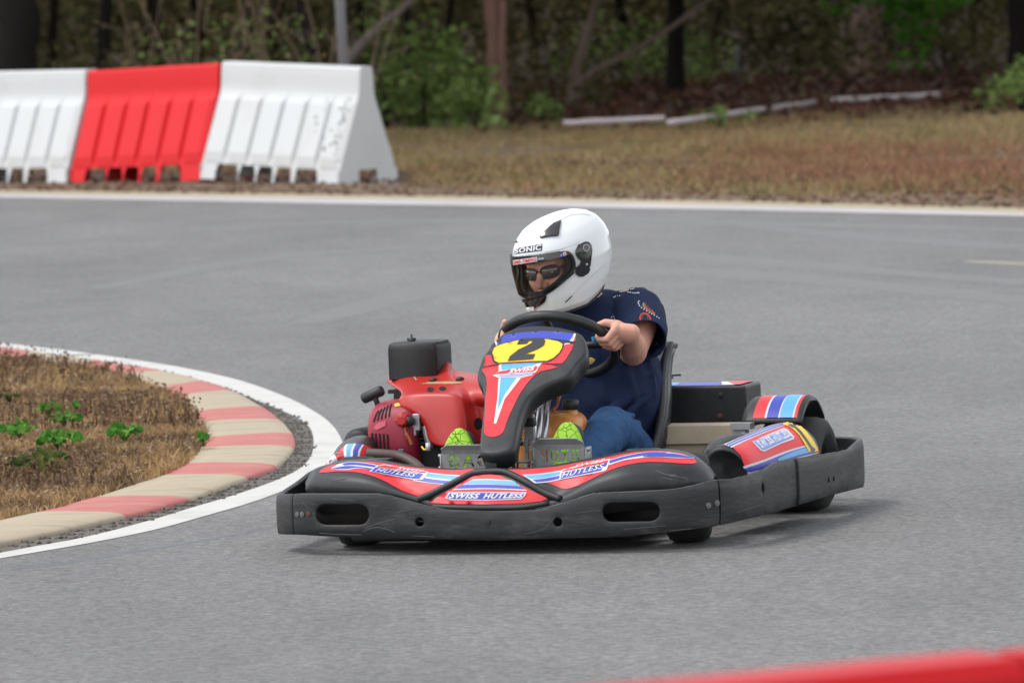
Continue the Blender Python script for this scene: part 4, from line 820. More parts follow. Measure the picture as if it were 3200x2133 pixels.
def rear():
    # box behind the seat
    y0, y1 = 1.33, 1.50; A = KP(2070, 1320, y=y0); B = KP(2330, 1204, y=y0); x0, x1, z0, z1 = A.x - .30, B.x, A.z - .022, B.z
    mb = MB(); mb.box(((x0 + x1) / 2, (y0 + y1) / 2, (z0 + z1) / 2), (x1 - x0, y1 - y0, z1 - z0)); o = mb.build('rear_box', M_black, KART, smooth=False, bevel=.008)
    zt = z1 + .0015; L = [(x0 + .02, y0 + .01), (x1 - .02, y0 + .01), (x1 - .02, y1 - .012), (x0 + .02, y1 - .012)]
    def flat(name, P, m, dz=0): mb = MB(); mb.add([(a, b, zt + dz) for a, b in P], [tuple(range(len(P)))]); mb.build(name, m, o)
    flat('sticker', L, M_blue); flat('stripe', [(x1 - .12, y1 - .012), (x1 - .10, y1 - .012), (x1 - .035, y0 + .01), (x1 - .075, y0 + .01)], M_white, .001); flat('sticker', [(x1 - .10, y1 - .012), (x1 - .02, y1 - .012), (x1 - .02, y0 + .01), (x1 - .035, y0 + .01)], M_red, .0022); flat('sticker', [(x0 + .30, y0 + .01), (x0 + .345, y0 + .01), (x0 + .315, y1 - .02), (x0 + .28, y1 - .02)], M_lblue, .001)
    for px, py, m in ((2253, 1234, M_dark), (2251, 1300, MATS['rusty_bolt']), (2084, 1297, M_dark)):
        p = KP(px, py, y=y0); mb = MB(); mb.tube([p, p + Vector((0, -.006, 0)), p + Vector((0, -.007, 0)), p + Vector((0, -.012, 0))], [.009, .008, .005, .004], 10); mb.build('bolt', m, o, smooth=False)
    mb = MB(); p = KP(2098, 1184, y=1.4); mb.tube([p + Vector((-.02, 0, .01)), p + Vector((.03, 0, .012))], .003, 6); mb.tube([p + Vector((-.02, .01, .0)), p + Vector((.01, -.02, .006))], .003, 6); mb.build('cable_tie', M_black, KART)
    # curved guard over the wheel
    xa, xb = KP(2325, 1290, y=1.13).x, KP(2498, 1300, y=1.13).x; cy, cz, R = 1.265, .172, .170; rings = []; A_ = np.linspace(radians(37), radians(145), 26)
    for x, rr in ((xa - .014, R - .012), (xa, R - .002), (xa + .008, R), (xb - .008, R), (xb, R - .002), (xb + .004, R - .007)):
        rings.append([Vector((x, cy - rr * cos(a), cz + rr * sin(a))) for a in A_] + [Vector((x, cy - (rr - .009) * cos(a), cz + (rr - .009) * sin(a))) for a in A_[::-1]])
    v, f = loft(rings, True, (True, True)); g = obj('wheel_guard', v, f, M_black, KART)
    def arc(name, a0, a1, m, k=.0015):
        r2 = [[Vector((x, cy - (R + k) * cos(a), cz + (R + k) * sin(a))) for a in np.linspace(radians(42), radians(138), 22)] for x in np.linspace(a0, a1, 4)]; v, f = loft(r2, False); obj(name, v, f, m, g)
    Wd = xb - xa; arc('sticker', xa + Wd * .14, xb - Wd * .06, M_red); arc('stripe', xa + Wd * .355, xa + Wd * .40, M_white, .0022); arc('stripe', xa + Wd * .395, xa + Wd * .60, M_blue, .003); arc('stripe', xa + Wd * .59, xa + Wd * .63, M_white, .0022); arc('stripe', xa + Wd * .625, xa + Wd * .855, M_lblue, .003); arc('stripe', xa + Wd * .85, xa + Wd * .885, M_white, .0022)
    # heat shields and brackets under the box
    a = KP(2070, 1420, y=1.1); b = KP(2292, 1326, y=1.1); mb = MB(); zc = (a.z + b.z) / 2
    mb.box(((a.x + b.x) / 2, 1.15, b.z - .028), (b.x - a.x, .10, .056)); mb.box(((a.x + b.x) / 2, 1.13, zc - .03), (b.x - a.x, .03, b.z - a.z - .0)); mb.build('heat_shield', M_beige, KART, smooth=False, bevel=.003)
    p = KP(2320, 1330, y=1.05); mb = MB(); mb.box(p, (.06, .05, .018)); mb.box(p + Vector((-.012, .02, -.03)), (.04, .04, .04)); mb.build('bracket', M_steel, KART, smooth=False)
    mb = MB(); mb.tube([KP(2318, 1358, y=.9), KP(2340, 1362, y=.9)], .008, 8); mb.build('cable_clamp', M_steel, KART)
    mb = MB(); mb.box((.3, 1.2, .13), (.2, .04, .12)); mb.build('brake_carrier', M_dark, KART)
rear()

def engine():
    e = bpy.data.objects.new('engine', None); COL.objects.link(e); e.parent = KART; e.empty_display_size = .1
    # recoil housing: a drum with its axis across the kart
    p = KP(1222, 1368, y=.84); cx, cy, cz = p.x + .012, .86, p.z; R = .108; prof = [(.085, R * .98), (.05, R * .99), (.0, R), (-.022, R * .985), (-.045, R * .93), (-.062, R * .82), (-.07, R * .6), (-.072, .0)]
    rings = [[Vector((cx + h, cy + r * .92 * np.sign(cos(a)) * abs(cos(a)) ** .8, cz + r * 1.05 * np.sign(sin(a)) * abs(sin(a)) ** .8)) for a in np.linspace(0, 2 * pi, 56, endpoint=False)] for h, r in prof]
    v, f = loft(rings, True, (True, False)); rc = obj('recoil_housing', v, f, M_fanred, e); s = Surf(rc)
    for k in range(5):
        x = 1163 + k * 12; line('vent_slot', s, [(x, 1352 + k * 1), (x + 2, 1385), (x + 6, 1438)], 6, M_dirtdark, rc, .0012)
        line('vent_slot', s, [(1168 + k * 12, 1318 - k * 4), (1175 + k * 11, 1298 - k * 5), (1184 + k * 10, 1282 - k * 5)], 5, M_dirtdark, rc, .0012)
    decal('cover_ridge', s, [(1168, 1338), (1180, 1322), (1206, 1314), (1206, 1330), (1180, 1342)], mat('pink_worn_red', lin('C04A5E'), .4), rc, .003)
    decal('warning_label', s, [(1243, 1397), (1262, 1398), (1265, 1424), (1246, 1423)], M_num, rc, .0015); 
    for k in range(5): line('label_line', s, [(1245, 1401 + k * 5), (1262, 1402 + k * 5)], 1.6, M_white, rc, .0022)
    decal('warning_label', s, [(1233, 1262), (1252, 1258), (1253, 1268), (1234, 1271)], M_yellow, rc, .0015)
    # knob
    h = KP(1256, 1312, y=.745); mb = MB(); mb.tube([h + Vector((0, .02, 0)), h, h + Vector((.004, -.012, 0)), h + Vector((.004, -.016, 0))], [.022, .022, .018, .012], 8); mb.build('switch_knob', M_engred, e, smooth=False); mb = MB(); mb.tube([h + Vector((.02, .02, -.004)), h + Vector((.021, -.008, -.004))], .014, 12); mb.build('switch_base', M_black, e)
    mb = MB(); mb.tube(catmull([h + Vector((.01, 0, -.02)), KP(1268, 1350, y=.74), KP(1280, 1372, y=.74), KP(1287, 1390, y=.74)], 5), [.003] * 6 + [.006] * 10, 8); mb.build('switch_wire', M_orange, e)
    c_ = KP(1146, 1358, y=.98); mb = MB(); mb.tube([c_ + Vector((0, -.09, -.02)), c_ + Vector((0, -.08, -.02)), c_ + Vector((0, .1, -.02)), c_ + Vector((0, .11, -.02))], [.03, .045, .045, .03], 20); mb.build('exhaust_silencer', M_dark, e)
    # pull handle
    a, b = KP(1133, 1246, y=.84), KP(1196, 1218, y=.84); mb = MB(); mb.tube([a, a.lerp(b, .08), a.lerp(b, .92), b], [.013, .0165, .0165, .013], 12); m_ = a.lerp(b, .55); g = KP(1188, 1282, y=.84); mb.tube([m_, m_.lerp(g, .4), g], [.012, .008, .010], 10); mb.tube([g + Vector((-.012, 0, 0)), g + Vector((.014, 0, .004))], .011, 10); mb.build('pull_handle', M_black, e)
    # air filter box
    y0, y1 = .98, 1.12; A = KP(1212, 1168, y=y0); B = KP(1362, 1068, y=y0); 
    def fr(x0, x1, z0, z1, ya, yb): 
        q = []
        for t in np.linspace(0, pi, 30): 
            c, s_ = cos(t), sin(t); q.append(((x0 + x1) / 2 + (x1 - x0) / 2 * np.sign(c) * abs(c) ** .17, z0 + (z1 - z0) * abs(s_) ** .16))
        return q
    pf = fr(A.x, B.x, A.z - .02, B.z, 0, 0); pf2 = [(x * 1, z) for x, z in pf]; rings = [[Vector((x, y, z)) for x, z in pf] for y in (y0, y0 + .01, y1 - .01, y1)]; c = Vector(((A.x + B.x) / 2, 0, (A.z + B.z) / 2)); rings[0] = [p.lerp(Vector((c.x, p.y, c.z)), .05) for p in rings[0]]
    v, f = loft(rings, False, (True, True)); ab = obj('air_filter_box', v, f, M_airbox, e)
    q0, q1 = KP(1360, 1064, y=1.04), KP(1380, 1124, y=1.04); mb = MB(); mb.box(((q0.x + q1.x) / 2 - .012, 1.05, q0.z - .004), (q1.x - q0.x + .03, .10, .006)); mb.box((q1.x, 1.05, (q0.z + q1.z) / 2), (.005, .10, q0.z - q1.z)); mb.build('intake_hood', M_airbox, ab, smooth=False, bevel=.002)
    p = KP(1286, 1056, y=1.05); mb = MB(); mb.tube([p + Vector((0, 0, -.01)), p + Vector((0, 0, -.002)), p + Vector((0, 0, .0)), p + Vector((0, 0, .012))], [.011, .009, .004, .003], 8); mb.box(p + Vector((0, 0, -.003)), (.026, .006, .007)); mb.build('wing_nut', M_black, ab)
    # red plastic cowl: shelf + apron, modelled as a relief of picked points at their depths
    R_ = [[(1216, 1198, .97), (1226, 1152, 1.02), (1290, 1147, 1.02), (1350, 1145, 1.02), (1386, 1143, 1.02), (1400, 1132, 1.01), (1416, 1162, 1.0), (1450, 1172, .96), (1500, 1176, .92), (1540, 1180, .88)],
          [(1224, 1206, .93), (1245, 1178, .95), (1295, 1175, .95), (1345, 1174, .95), (1380, 1172, .95), (1394, 1164, .94), (1412, 1178, .93), (1450, 1184, .90), (1495, 1190, .87), (1540, 1196, .85)],
          [(1250, 1222, .86), (1272, 1206, .87), (1305, 1204, .87), (1340, 1202, .87), (1380, 1200, .87), (1400, 1200, .86), (1424, 1200, .85), (1455, 1200, .83), (1495, 1206, .81), (1540, 1215, .8)],
          [(1262, 1236, .80), (1282, 1226, .81), (1310, 1225, .81), (1345, 1225, .81), (1385, 1226, .81), (1412, 1227, .80), (1436, 1229, .78), (1462, 1240, .79), (1495, 1236, .78), (1540, 1245, .76)],
          [(1252, 1254, .75), (1272, 1240, .745), (1305, 1236, .74), (1345, 1235, .735), (1390, 1235, .73), (1420, 1237, .725), (1440, 1248, .73), (1466, 1262, .78), (1495, 1266, .8), (1540, 1270, .8)],
          [(1254, 1268, .74), (1280, 1268, .725), (1310, 1274, .72), (1350, 1280, .715), (1390, 1284, .71), (1425, 1286, .705), (1448, 1290, .715), (1470, 1300, .77), (1500, 1305, .80), (1540, 1310, .8)],
          [(1290, 1281, .735), (1308, 1292, .72), (1328, 1306, .712), (1358, 1325, .705), (1392, 1330, .70), (1428, 1332, .695), (1452, 1334, .705), (1476, 1342, .76), (1505, 1345, .79), (1540, 1350, .79)],
          [(1320, 1300, .735), (1330, 1318, .722), (1338, 1336, .712), (1362, 1365, .70), (1394, 1370, .69), (1430, 1372, .685), (1456, 1374, .70), (1482, 1380, .75), (1510, 1384, .78), (1540, 1390, .78)],
          [(1333, 1318, .735), (1338, 1345, .722), (1344, 1372, .712), (1364, 1392, .70), (1396, 1395, .688), (1430, 1396, .682), (1456, 1398, .70), (1484, 1404, .75), (1512, 1408, .78), (1540, 1412, .78)]]
    rings = [[KP(*p[:2], y=p[2] + .06) for p in row] for row in R_]; mix = lambda A, B, t: [p.lerp(q, t) for p, q in zip(A, B)]
    rings = [rings[0], mix(rings[0], rings[1], .12)] + rings[1:4] + [mix(rings[3], rings[4], .86), rings[4], mix(rings[4], rings[5], .14)] + rings[5:]     # tight rows keep the moulded edges crisp
    rings = [r[:6] + [r[5].lerp(r[6], .84), r[6], r[6].lerp(r[7], .16)] + r[7:] for r in rings]; v, f = loft(rings, False); cw = obj('cowl', v, f, M_engred, e, subsurf=2, solid=.008, soff=-1); s = Surf(cw)
    for x, y, w, h in ((1345, 1217, 11, 7), (1383, 1214, 11, 6)): decal('cowl_hole', s, [(x + w * cos(t), y + h * sin(t)) for t in np.linspace(0, 2 * pi, 14, endpoint=False)], M_dirtdark, cw, .0015, step=6)
    for x, y in ((1354, 1187), (1438, 1185)):
        hh = s.cast(x, y)
        if hh: w = KI @ hh[0]; mb = MB(); mb.tube([w + Vector((0, 0, -.004)), w + Vector((0, 0, .004)), w + Vector((0, 0, .008))], [.013, .012, .006], 14); mb.build('rubber_plug', M_black, cw)
    mt = mat('peeled_glue', lin('A08A66'), .8, .3, 40); decal('glue_residue', s, [(1258, 1150), (1288, 1149), (1294, 1160), (1296, 1176), (1304, 1188), (1298, 1188), (1288, 1172), (1286, 1160), (1266, 1158), (1262, 1168)], mt, cw, .0012, step=6); decal('glue_residue', s, [(1312, 1200), (1340, 1194), (1390, 1192), (1440, 1193), (1444, 1198), (1420, 1200), (1350, 1200)], mt, cw, .0012, step=6)
    decal('cowl_hole', s, [(1494 + 13 * cos(t), 1323 + 19 * sin(t)) for t in np.linspace(0, 2 * pi, 16, endpoint=False)], M_dirtdark, cw, .0015, step=6)
    # block, carburettor, bracketry seen in the gap
    mb = MB(); p = KP(1400, 1420, y=.9); mb.box((p.x - .02, .93, .17), (.28, .22, .18)); mb.build('crankcase', M_dark, e, smooth=False, bevel=.01)
    mb = MB(); mb.box(KP(1305, 1318, y=.78), (.022, .03, .05)); mb.box(KP(1298, 1345, y=.78), (.014, .03, .03)); mb.tube([KP(1330, 1330, y=.78), KP(1345, 1400, y=.78)], .012, 10); mb.build('carburettor', M_steel, e, smooth=False, bevel=.003)
    mb = MB()
    for k in range(6): mb.box(KP(1330, 1310 + k * 14, y=.84), (.07, .08, .006))
    mb.build('cooling_fins', M_dark, e, smooth=False)
    mb = MB(); mb.tube(catmull([KP(1318, 1395, y=.74), KP(1326, 1404, y=.73), KP(1340, 1400, y=.73)], 5), .003, 6); mb.build('yellow_wire', M_yellow, e); mb = MB(); mb.box(KP(1338, 1395, y=.73), (.012, .01, .022)); mb.build('connector', M_white, e)
    mb = MB(); mb.box(KP(1240, 1222, y=.95), (.05, .02, .012)); mb.box(KP(1250, 1245, y=.93), (.03, .03, .06)); mb.build('throttle_bracket', M_dark, e, smooth=False, bevel=.002)
engine()

# ================================================================== DRIVER
SEATO = Vector((0, 1.08, .12))
MAN = thing('person', 'driver in white full face helmet, navy shirt and jeans, gripping the kart wheel', 'person', KM, off=SEATO)
HC = KP(1761, 812, y=.99); HR = Matrix.Rotation(radians(-29), 3, 'Z') @ Matrix.Rotation(radians(15), 3, 'X') @ Matrix.Rotation(radians(-3), 3, 'Y')
def HP(*p): return HC + HR @ Vector(p)
FR = Matrix.Rotation(radians(15), 3, 'Z')
def HF(x, y, z): p = FR @ Vector((x, y, z)); return HP(p.x - .014, p.y - .018, p.z - .010)
def shell_pt(az, z, k=0.0):
    """az 0 = front, +90 = wearer's left; z height in helmet frame; k = offset outward"""
    tab = [(-.128, .140, .088, .096), (-.112, .156, .108, .108), (-.08, .160, .130, .118), (-.045, .159, .146, .125), (0, .157, .157, .1285), (.04, .154, .163, .1285), (.07, .147, .158, .122), (.097, .127, .144, .107), (.118, .100, .118, .084), (.131, .066, .085, .056), (.138, .034, .05, .028), (.141, 0, 0.0, 0)]
    zs = [t[0] for t in tab]; fr, bk, hw = [float(np.interp(z, zs, [t[i] for t in tab])) for i in (1, 2, 3)]
    c, s = cos(az), sin(az); e = 1 - .08 * min(1, max(0, (.09 - z) / .08))
    y = -(fr if c > 0 else bk) * np.sign(c) * abs(c) ** e; x = hw * np.sign(s) * abs(s) ** e
    if z < .02:
        t = min(1, max(0, (y + .04) / .17)); z = z * (1 - .40 * t) if z < 0 else z
    p = Vector((x, y, z)); n = Vector((x / hw ** 2 if hw > .02 else 0, y / .16 ** 2, max(0, z) / .15 ** 2 * 1.0)); n = n.normalized() if n.length > 1e-6 else Vector((0, 0, 1))
    return p + n * k
PORT = [(a * .80, z + .009) for a, z in [(-82, -.004), (-80, .022), (-72, .036), (-40, .042), (0, .044), (40, .042), (72, .036), (80, .022), (82, -.004), (74, -.026), (50, -.050), (25, -.066), (0, -.070), (-25, -.066), (-50, -.050), (-74, -.026)]]
def helmet():
    NA = 144; zs = np.concatenate([np.linspace(-.128, .055, 60), .141 - .086 * (1 - np.sin(np.linspace(0, pi / 2, 22)))[1:] ** 1.6])
    zs[-1] = .1409; v = []; f = []
    for z in zs:
        for k in range(NA): v.append(HP(*shell_pt(2 * pi * k / NA, z)))
    for i in range(len(zs) - 1):
        for k in range(NA):
            az = math.degrees(2 * pi * (k + .5) / NA); az = az - 360 if az > 180 else az
            if inside((az, (zs[i] + zs[i + 1]) / 2), PORT): continue
            l = (k + 1) % NA; f.append((i * NA + k, i * NA + l, (i + 1) * NA + l, (i + 1) * NA + k))
    f.append(tuple((len(zs) - 1) * NA + k for k in range(NA)))
    h = obj('helmet', v, f, M_helmet, MAN)
    # lining: a dark inner shell, slightly smaller
    v = []; f = []
    for z in zs[:-8]:
        for k in range(NA): v.append(HP(*(shell_pt(2 * pi * k / NA, z, -.010))))
    for i in range(len(zs) - 9):
        for k in range(NA):
            az = math.degrees(2 * pi * (k + .5) / NA); az = az - 360 if az > 180 else az
            if inside((az * 1.08, (zs[i] + zs[i + 1]) / 2 * 1.02), PORT): continue
            l = (k + 1) % NA; f.append((i * NA + k, (i + 1) * NA + k, (i + 1) * NA + l, i * NA + l))
    obj('lining', v, f, M_liner, h, solid=.012, soff=1)
    P = [(radians(p.x), p.y) for p in catmull([(a, z, 0) for a, z in PORT], 5, True)]
    vv, ff = tube_geo([HP(*shell_pt(a / 1.08, z / 1.02, -.016)) for a, z in P], .0085, 8, closed=True); obj('lining_edge', vv, ff, M_liner, h)
    vv, ff = tube_geo([HP(*shell_pt(a, z, .001)) for a, z in P], .0055, 8, closed=True); obj('port_gasket', vv, ff, M_black, h)
    vv, ff = tube_geo([HP(*shell_pt(2 * pi * k / 80, -.1275, -.003)) for k in range(80)], .0065, 8, closed=True); obj('neck_roll', vv, ff, M_liner, h)
    # visor
    az = np.linspace(-70, 70, 61); top = lambda a: .060 - .012 * (abs(a) / 70) ** 2; bot = lambda a: -.062 + .052 * (abs(a) / 70) ** 1.8
    rows = 14; v = [HP(*shell_pt(radians(a), bot(a) + (top(a) - bot(a)) * r / (rows - 1), .0065)) for r in range(rows) for a in az]; n = len(az)
    vis = obj('visor', v, [(r * n + i, r * n + i + 1, (r + 1) * n + i + 1, (r + 1) * n + i) for r in range(rows - 1) for i in range(n - 1)], M_visor, h)
    def band(name, a0, a1, f0, f1, m, k, par):
        A = np.linspace(a0, a1, 50); v = [HP(*shell_pt(radians(a), bot(a) + (top(a) - bot(a)) * (f0(a) + (f1(a) - f0(a)) * j / 3), k)) for j in range(4) for a in A]
        return obj(name, v, [(r * 50 + i, r * 50 + i + 1, (r + 1) * 50 + i + 1, (r + 1) * 50 + i) for r in range(3) for i in range(49)], m, par)
    vb = band('visor_strip', -66, 52, lambda a: .80, lambda a: .995, M_gloss, .0076, vis)
    band('visor_lip', -69, 69, lambda a: .0, lambda a: .05, M_gloss, .0078, vis)
    s = Surf(h, vis, vb); sh = Surf(h); q = lambda L: [(1580 + x * .2169, 640 + y * .2169) for x, y in L]
    decal('label', s, q([(112, 866), (300, 838), (458, 814), (458, 750), (300, 772), (112, 798)]), M_white, vb, .0014, step=6)
    lettering('lettering', s, 'SMS-TIMING', q([(118, 856), (450, 808), (450, 757), (118, 806)]), M_red, vb, .03, .1, .0026)
    lettering('lettering', s, '.com', q([(465, 795), (552, 783), (552, 760), (465, 768)]), M_white, vb, .03, .1, .0024)
    decal('label', s, q([(784, 712), (826, 704), (828, 748), (788, 754)]), M_blue, vb, .002, step=5); decal('label', s, q([(824, 690), (868, 680), (874, 724), (832, 734)]), M_white, vb, .002, step=5); decal('label', s, q([(834, 700), (858, 694), (862, 720), (840, 724)]), M_red, vb, .0028, step=5)
    lettering('lettering', s, 'f', q([(790, 745), (808, 742), (808, 708), (790, 712)]), M_white, vb, .03, 0, .0028)
    # SONIC on the brow
    Q = q([(140, 702), (516, 652), (518, 572), (140, 640)]); g = 2.2; decal('label', sh, [(Q[0][0] - g, Q[0][1] + g), (Q[1][0] + g * .6, Q[1][1] + g), (Q[1][0] + g * 1.4, (Q[1][1] + Q[2][1]) / 2), (Q[2][0] + g * .8, Q[2][1] - g), (Q[3][0] + 4, Q[3][1] - g * 1.2), (Q[3][0] - g, Q[3][1] + 2)], M_num, h, .0012, step=6); lettering('lettering', sh, 'SONIC', Q, M_white, h, .035, .05, .0026)
    # vents, pivot cover, chin vent, seams
    def raised(name, P, m, k, hh, step=6, curve=3):
        o = decal(name, sh, q(P), m, h, k, step=step, curve=curve)
        if o: t = o.modifiers.new('t', 'SOLIDIFY'); t.thickness = hh; t.offset = 1 if sum(((p.center + root_off(o)) - HC).dot(p.normal) * p.area for p in o.data.polygons) > 0 else -1; b = o.modifiers.new('b', 'BEVEL'); b.width = hh * .45; b.segments = 2; b.limit_method = 'ANGLE'
        return o
    raised('brow_vent', [(492, 470), (560, 400), (640, 325), (720, 270), (796, 240), (800, 262), (782, 330), (774, 400), (765, 440), (740, 455), (640, 462), (520, 482)], M_gloss, .0, .006, curve=2)
    raised('brow_vent', [(140, 545), (150, 480), (176, 424), (186, 430), (180, 490), (170, 545)], M_gloss, 0, .006, curve=0)
    raised('pivot_cover', [(1004, 660), (1030, 600), (1085, 555), (1140, 530), (1190, 540), (1222, 580), (1234, 640), (1226, 740), (1212, 860), (1196, 905), (1207, 930), (1180, 985), (1110, 1030), (1055, 1035), (1010, 1000), (1005, 900), (1060, 860), (1080, 810), (1040, 770), (1010, 720)], M_gloss, .0, .005, curve=1)
    s2 = Surf(*[o for o in h.children if 'pivot' in o.name]); ringp = [(1160 + 42 * cos(t), 618 + 46 * sin(t)) for t in np.linspace(0, 2 * pi, 24)]
    line('pivot_ring', s2, q(ringp), 2.2, M_line, h, .001); decal('pivot_screw', s2, q([(1140 + 22 * cos(t), 700 + 20 * sin(t)) for t in np.linspace(0, 2 * pi, 12, endpoint=False)]), M_dark, h, .001, step=4); decal('pivot_screw', s2, q([(1168 + 16 * cos(t), 855 + 16 * sin(t)) for t in np.linspace(0, 2 * pi, 12, endpoint=False)]), M_line, h, .001, step=4)
    raised('chin_vent', [(186, 1350), (240, 1345), (330, 1355), (450, 1325), (560, 1270), (588, 1285), (592, 1340), (570, 1390), (520, 1430), (440, 1475), (380, 1490), (320, 1495), (270, 1480), (215, 1425)], M_gloss, .0, .004, curve=0)
    decal('chin_tab', sh, q([(314, 1468), (420, 1452), (432, 1475), (426, 1512), (318, 1512)]), M_helmet, h, .006, step=6)
    line('helmet_seam', sh, q([(800, 220), (900, 165), (1010, 140), (1120, 135), (1220, 150)]), 1.4, M_line, h, .0008); line('helmet_seam', sh, q([(560, 680), (760, 645), (900, 608), (1000, 568), (1060, 528)]), 1.6, M_line, h, .0008)
    line('helmet_seam', sh, q([(860, 1400), (900, 1365), (955, 1310)]), 3.2, M_num, h, .001); line('helmet_seam', sh, q([(955, 1310), (1050, 1210), (1200, 1060), (1350, 920), (1440, 830)]), 1.0, M_line, h, .0008)
    line('helmet_seam', sh, q([(110, 752), (300, 725), (500, 700), (700, 668), (860, 625)]), 2.0, M_line, h, .0008)
helmet()

ELB = KP(1978, 1098, y=.955); SHL = Vector((.145, 1.13, .60)); 
def find_rim(px, py): return min(np.linspace(0, 2 * pi, 361), key=lambda a: (Vector(kpix(*wheelpt(a))) - Vector((px, py))).length)
def body():
    mb = MB(); cap = lambda a, r, b, s, **k: capsule(mb, a, r, b, s, **k)
    # torso, neck
    cap((0, 1.13, .20), .135, (0, 1.12, .42), .145); cap((0, 1.12, .42), .14, (0, 1.11, .54), .12); cap((-.13, 1.12, .585), .06, (.13, 1.12, .585), .06)
    cap((0, 1.10, .58), .055, HP(0, .03, -.06), .052)
    # head and face
    cap(HF(0, .03, .035), .085, HF(0, -.015, .035), .080); cap(HF(0, -.02, -.025), .066, HF(0, -.052, -.088), .034)
    for s in (-1, 1):
        cap(HF(s * .034, -.062, -.022), .030, HF(s * .028, -.062, -.06), .026); cap(HF(s * .012, -.085, .024), .014, HF(s * .040, -.074, .024), .013)
        cap(HF(s * .010, -.108, -.033), .008, HF(s * .008, -.10, -.03), .010); cap(HF(s * .034, -.082, .004), .013, HF(s * .030, -.080, .004), .013); cap(HF(s * .082, .012, -.012), .012, HF(s * .084, .02, .022), .016)
    cap(HF(0, -.088, .014), .009, HF(0, -.120, -.026), .0115); cap(HF(0, -.07, -.03), .03, HF(0, -.08, -.06), .024)
    cap(HF(-.019, -.094, -.056), .006, HF(0, -.104, -.055), .0075); cap(HF(.019, -.094, -.056), .006, HF(0, -.104, -.055), .0075); cap(HF(-.016, -.094, -.067), .0065, HF(.016, -.094, -.067), .0065); cap(HF(0, -.082, -.09), .019, HF(0, -.078, -.095), .02)
    # arms and gripping hands
    for s, tgt in ((1, (1882, 1072)), (-1, (1568, 1050))):
        a = find_rim(*tgt); C = wheelpt(a); e = (WE * cos(a) + WF * sin(a)); t = (-WE * sin(a) + WF * cos(a)); t = -t if t.dot(WF) > 0 else t; n = WN
        sh = Vector((s * .145, 1.13, .60)); el = ELB if s > 0 else Vector((-.215, 1.02, .42))
        if s < 0: e = (e * .3 + Vector((0, .8, -.5))).normalized(); n = (n - e * n.dot(e)).normalized()     # this hand sits behind the rim
        wr = C + e * .060 + n * .012 - t * .022
        cap(sh, .050, el, .040, seg=20); cap(el, .042, el.lerp(wr, .4), .040, seg=20); cap(el.lerp(wr, .35), .040, wr, .0255, seg=20)
        cap(wr, .027, C + e * .040 + n * .010, .024, sx=1.5, ax=t)              # palm
        for j, (off, L) in enumerate(((.030, .96), (.0105, 1.05), (-.0095, 1.0), (-.028, .82))):
            k0 = C + e * .036 + t * off * 1.05 + n * (-.004 + .002 * j); k1 = C + e * .016 * L + t * off * .98 - n * .028 * L; k2 = C - e * .014 * L + t * (off * .92 - .002) - n * .021 * L; k3 = C - e * .024 * L + t * (off * .9 - .003) + n * .0015
            cap(k0 + e * .006 + n * .012, .0125, k0, .0118, seg=12); cap(k0, .0112, k1, .0096, seg=12); cap(k1, .0096, k2, .0085, seg=12); cap(k2, .0086, k3, .0072, seg=12)
        th0 = C + e * .040 + t * .022 + n * .022; th1 = C + e * .012 + t * .044 + n * .022; th2 = C - e * .014 + t * .048 + n * .014
        cap(wr.lerp(th0, .4), .018, th0, .015, seg=12); cap(th0, .0145, th1, .0115, seg=12); cap(th1, .011, th2, .0085, seg=12)
    # legs
    for s in (1, -1):
        kn, ank = LEG(s); cap((s * .09, 1.11, .15), .075, kn, .052); cap(kn, .055, ank, .036); cap(ank, .034, ank + Vector((0, -.03, .09)), .03)
    o = obj('body', mb.v, mb.f, M_skin, MAN); fused(o, .0032, 3); return o
def LEG(s):
    if s > 0: return KP(1908, 1338, y=.79), KP(1800, 1470, y=.43)
    return Vector((-.16, .80, .27)), Vector((-.14, .43, .12))
BODY = body()
def glasses():
    mb = MB(); fr = MB()
    for s in (-1, 1):
        P = [Vector((s * .0335 + .027 * np.sign(cos(t)) * abs(cos(t)) ** .7, -.104 + .0, .006 + .0185 * np.sign(sin(t)) * abs(sin(t)) ** .8)) for t in np.linspace(0, 2 * pi, 24, endpoint=False)]; P = [HF(p.x, p.y + 5.5 * p.x * p.x, p.z) for p in P]
        mb.add(P, [tuple(range(24))]); v, f = tube_geo(P, .0016, 6, closed=True); fr.add(v, f); fr.tube([HF(s * .060, -.084, .012), HF(s * .074, -.05, .012), HF(s * .078, .0, .008)], .002, 6)
    fr.tube(catmull([HF(-.008, -.104, .010), HF(0, -.108, .013), HF(.008, -.104, .010)], 4), .0018, 6)
    o = fr.build('glasses', M_black, MAN); mb.build('lens', M_glass, o, solid=.0015)
glasses()
def ruffle(o, amount, size):
    t = bpy.data.textures.new('cloth', 'CLOUDS'); t.noise_scale = size; t.noise_depth = 1; d = o.modifiers.new('d', 'DISPLACE'); d.texture = t; d.strength = amount; d.mid_level = .5; d.texture_coords = 'LOCAL'
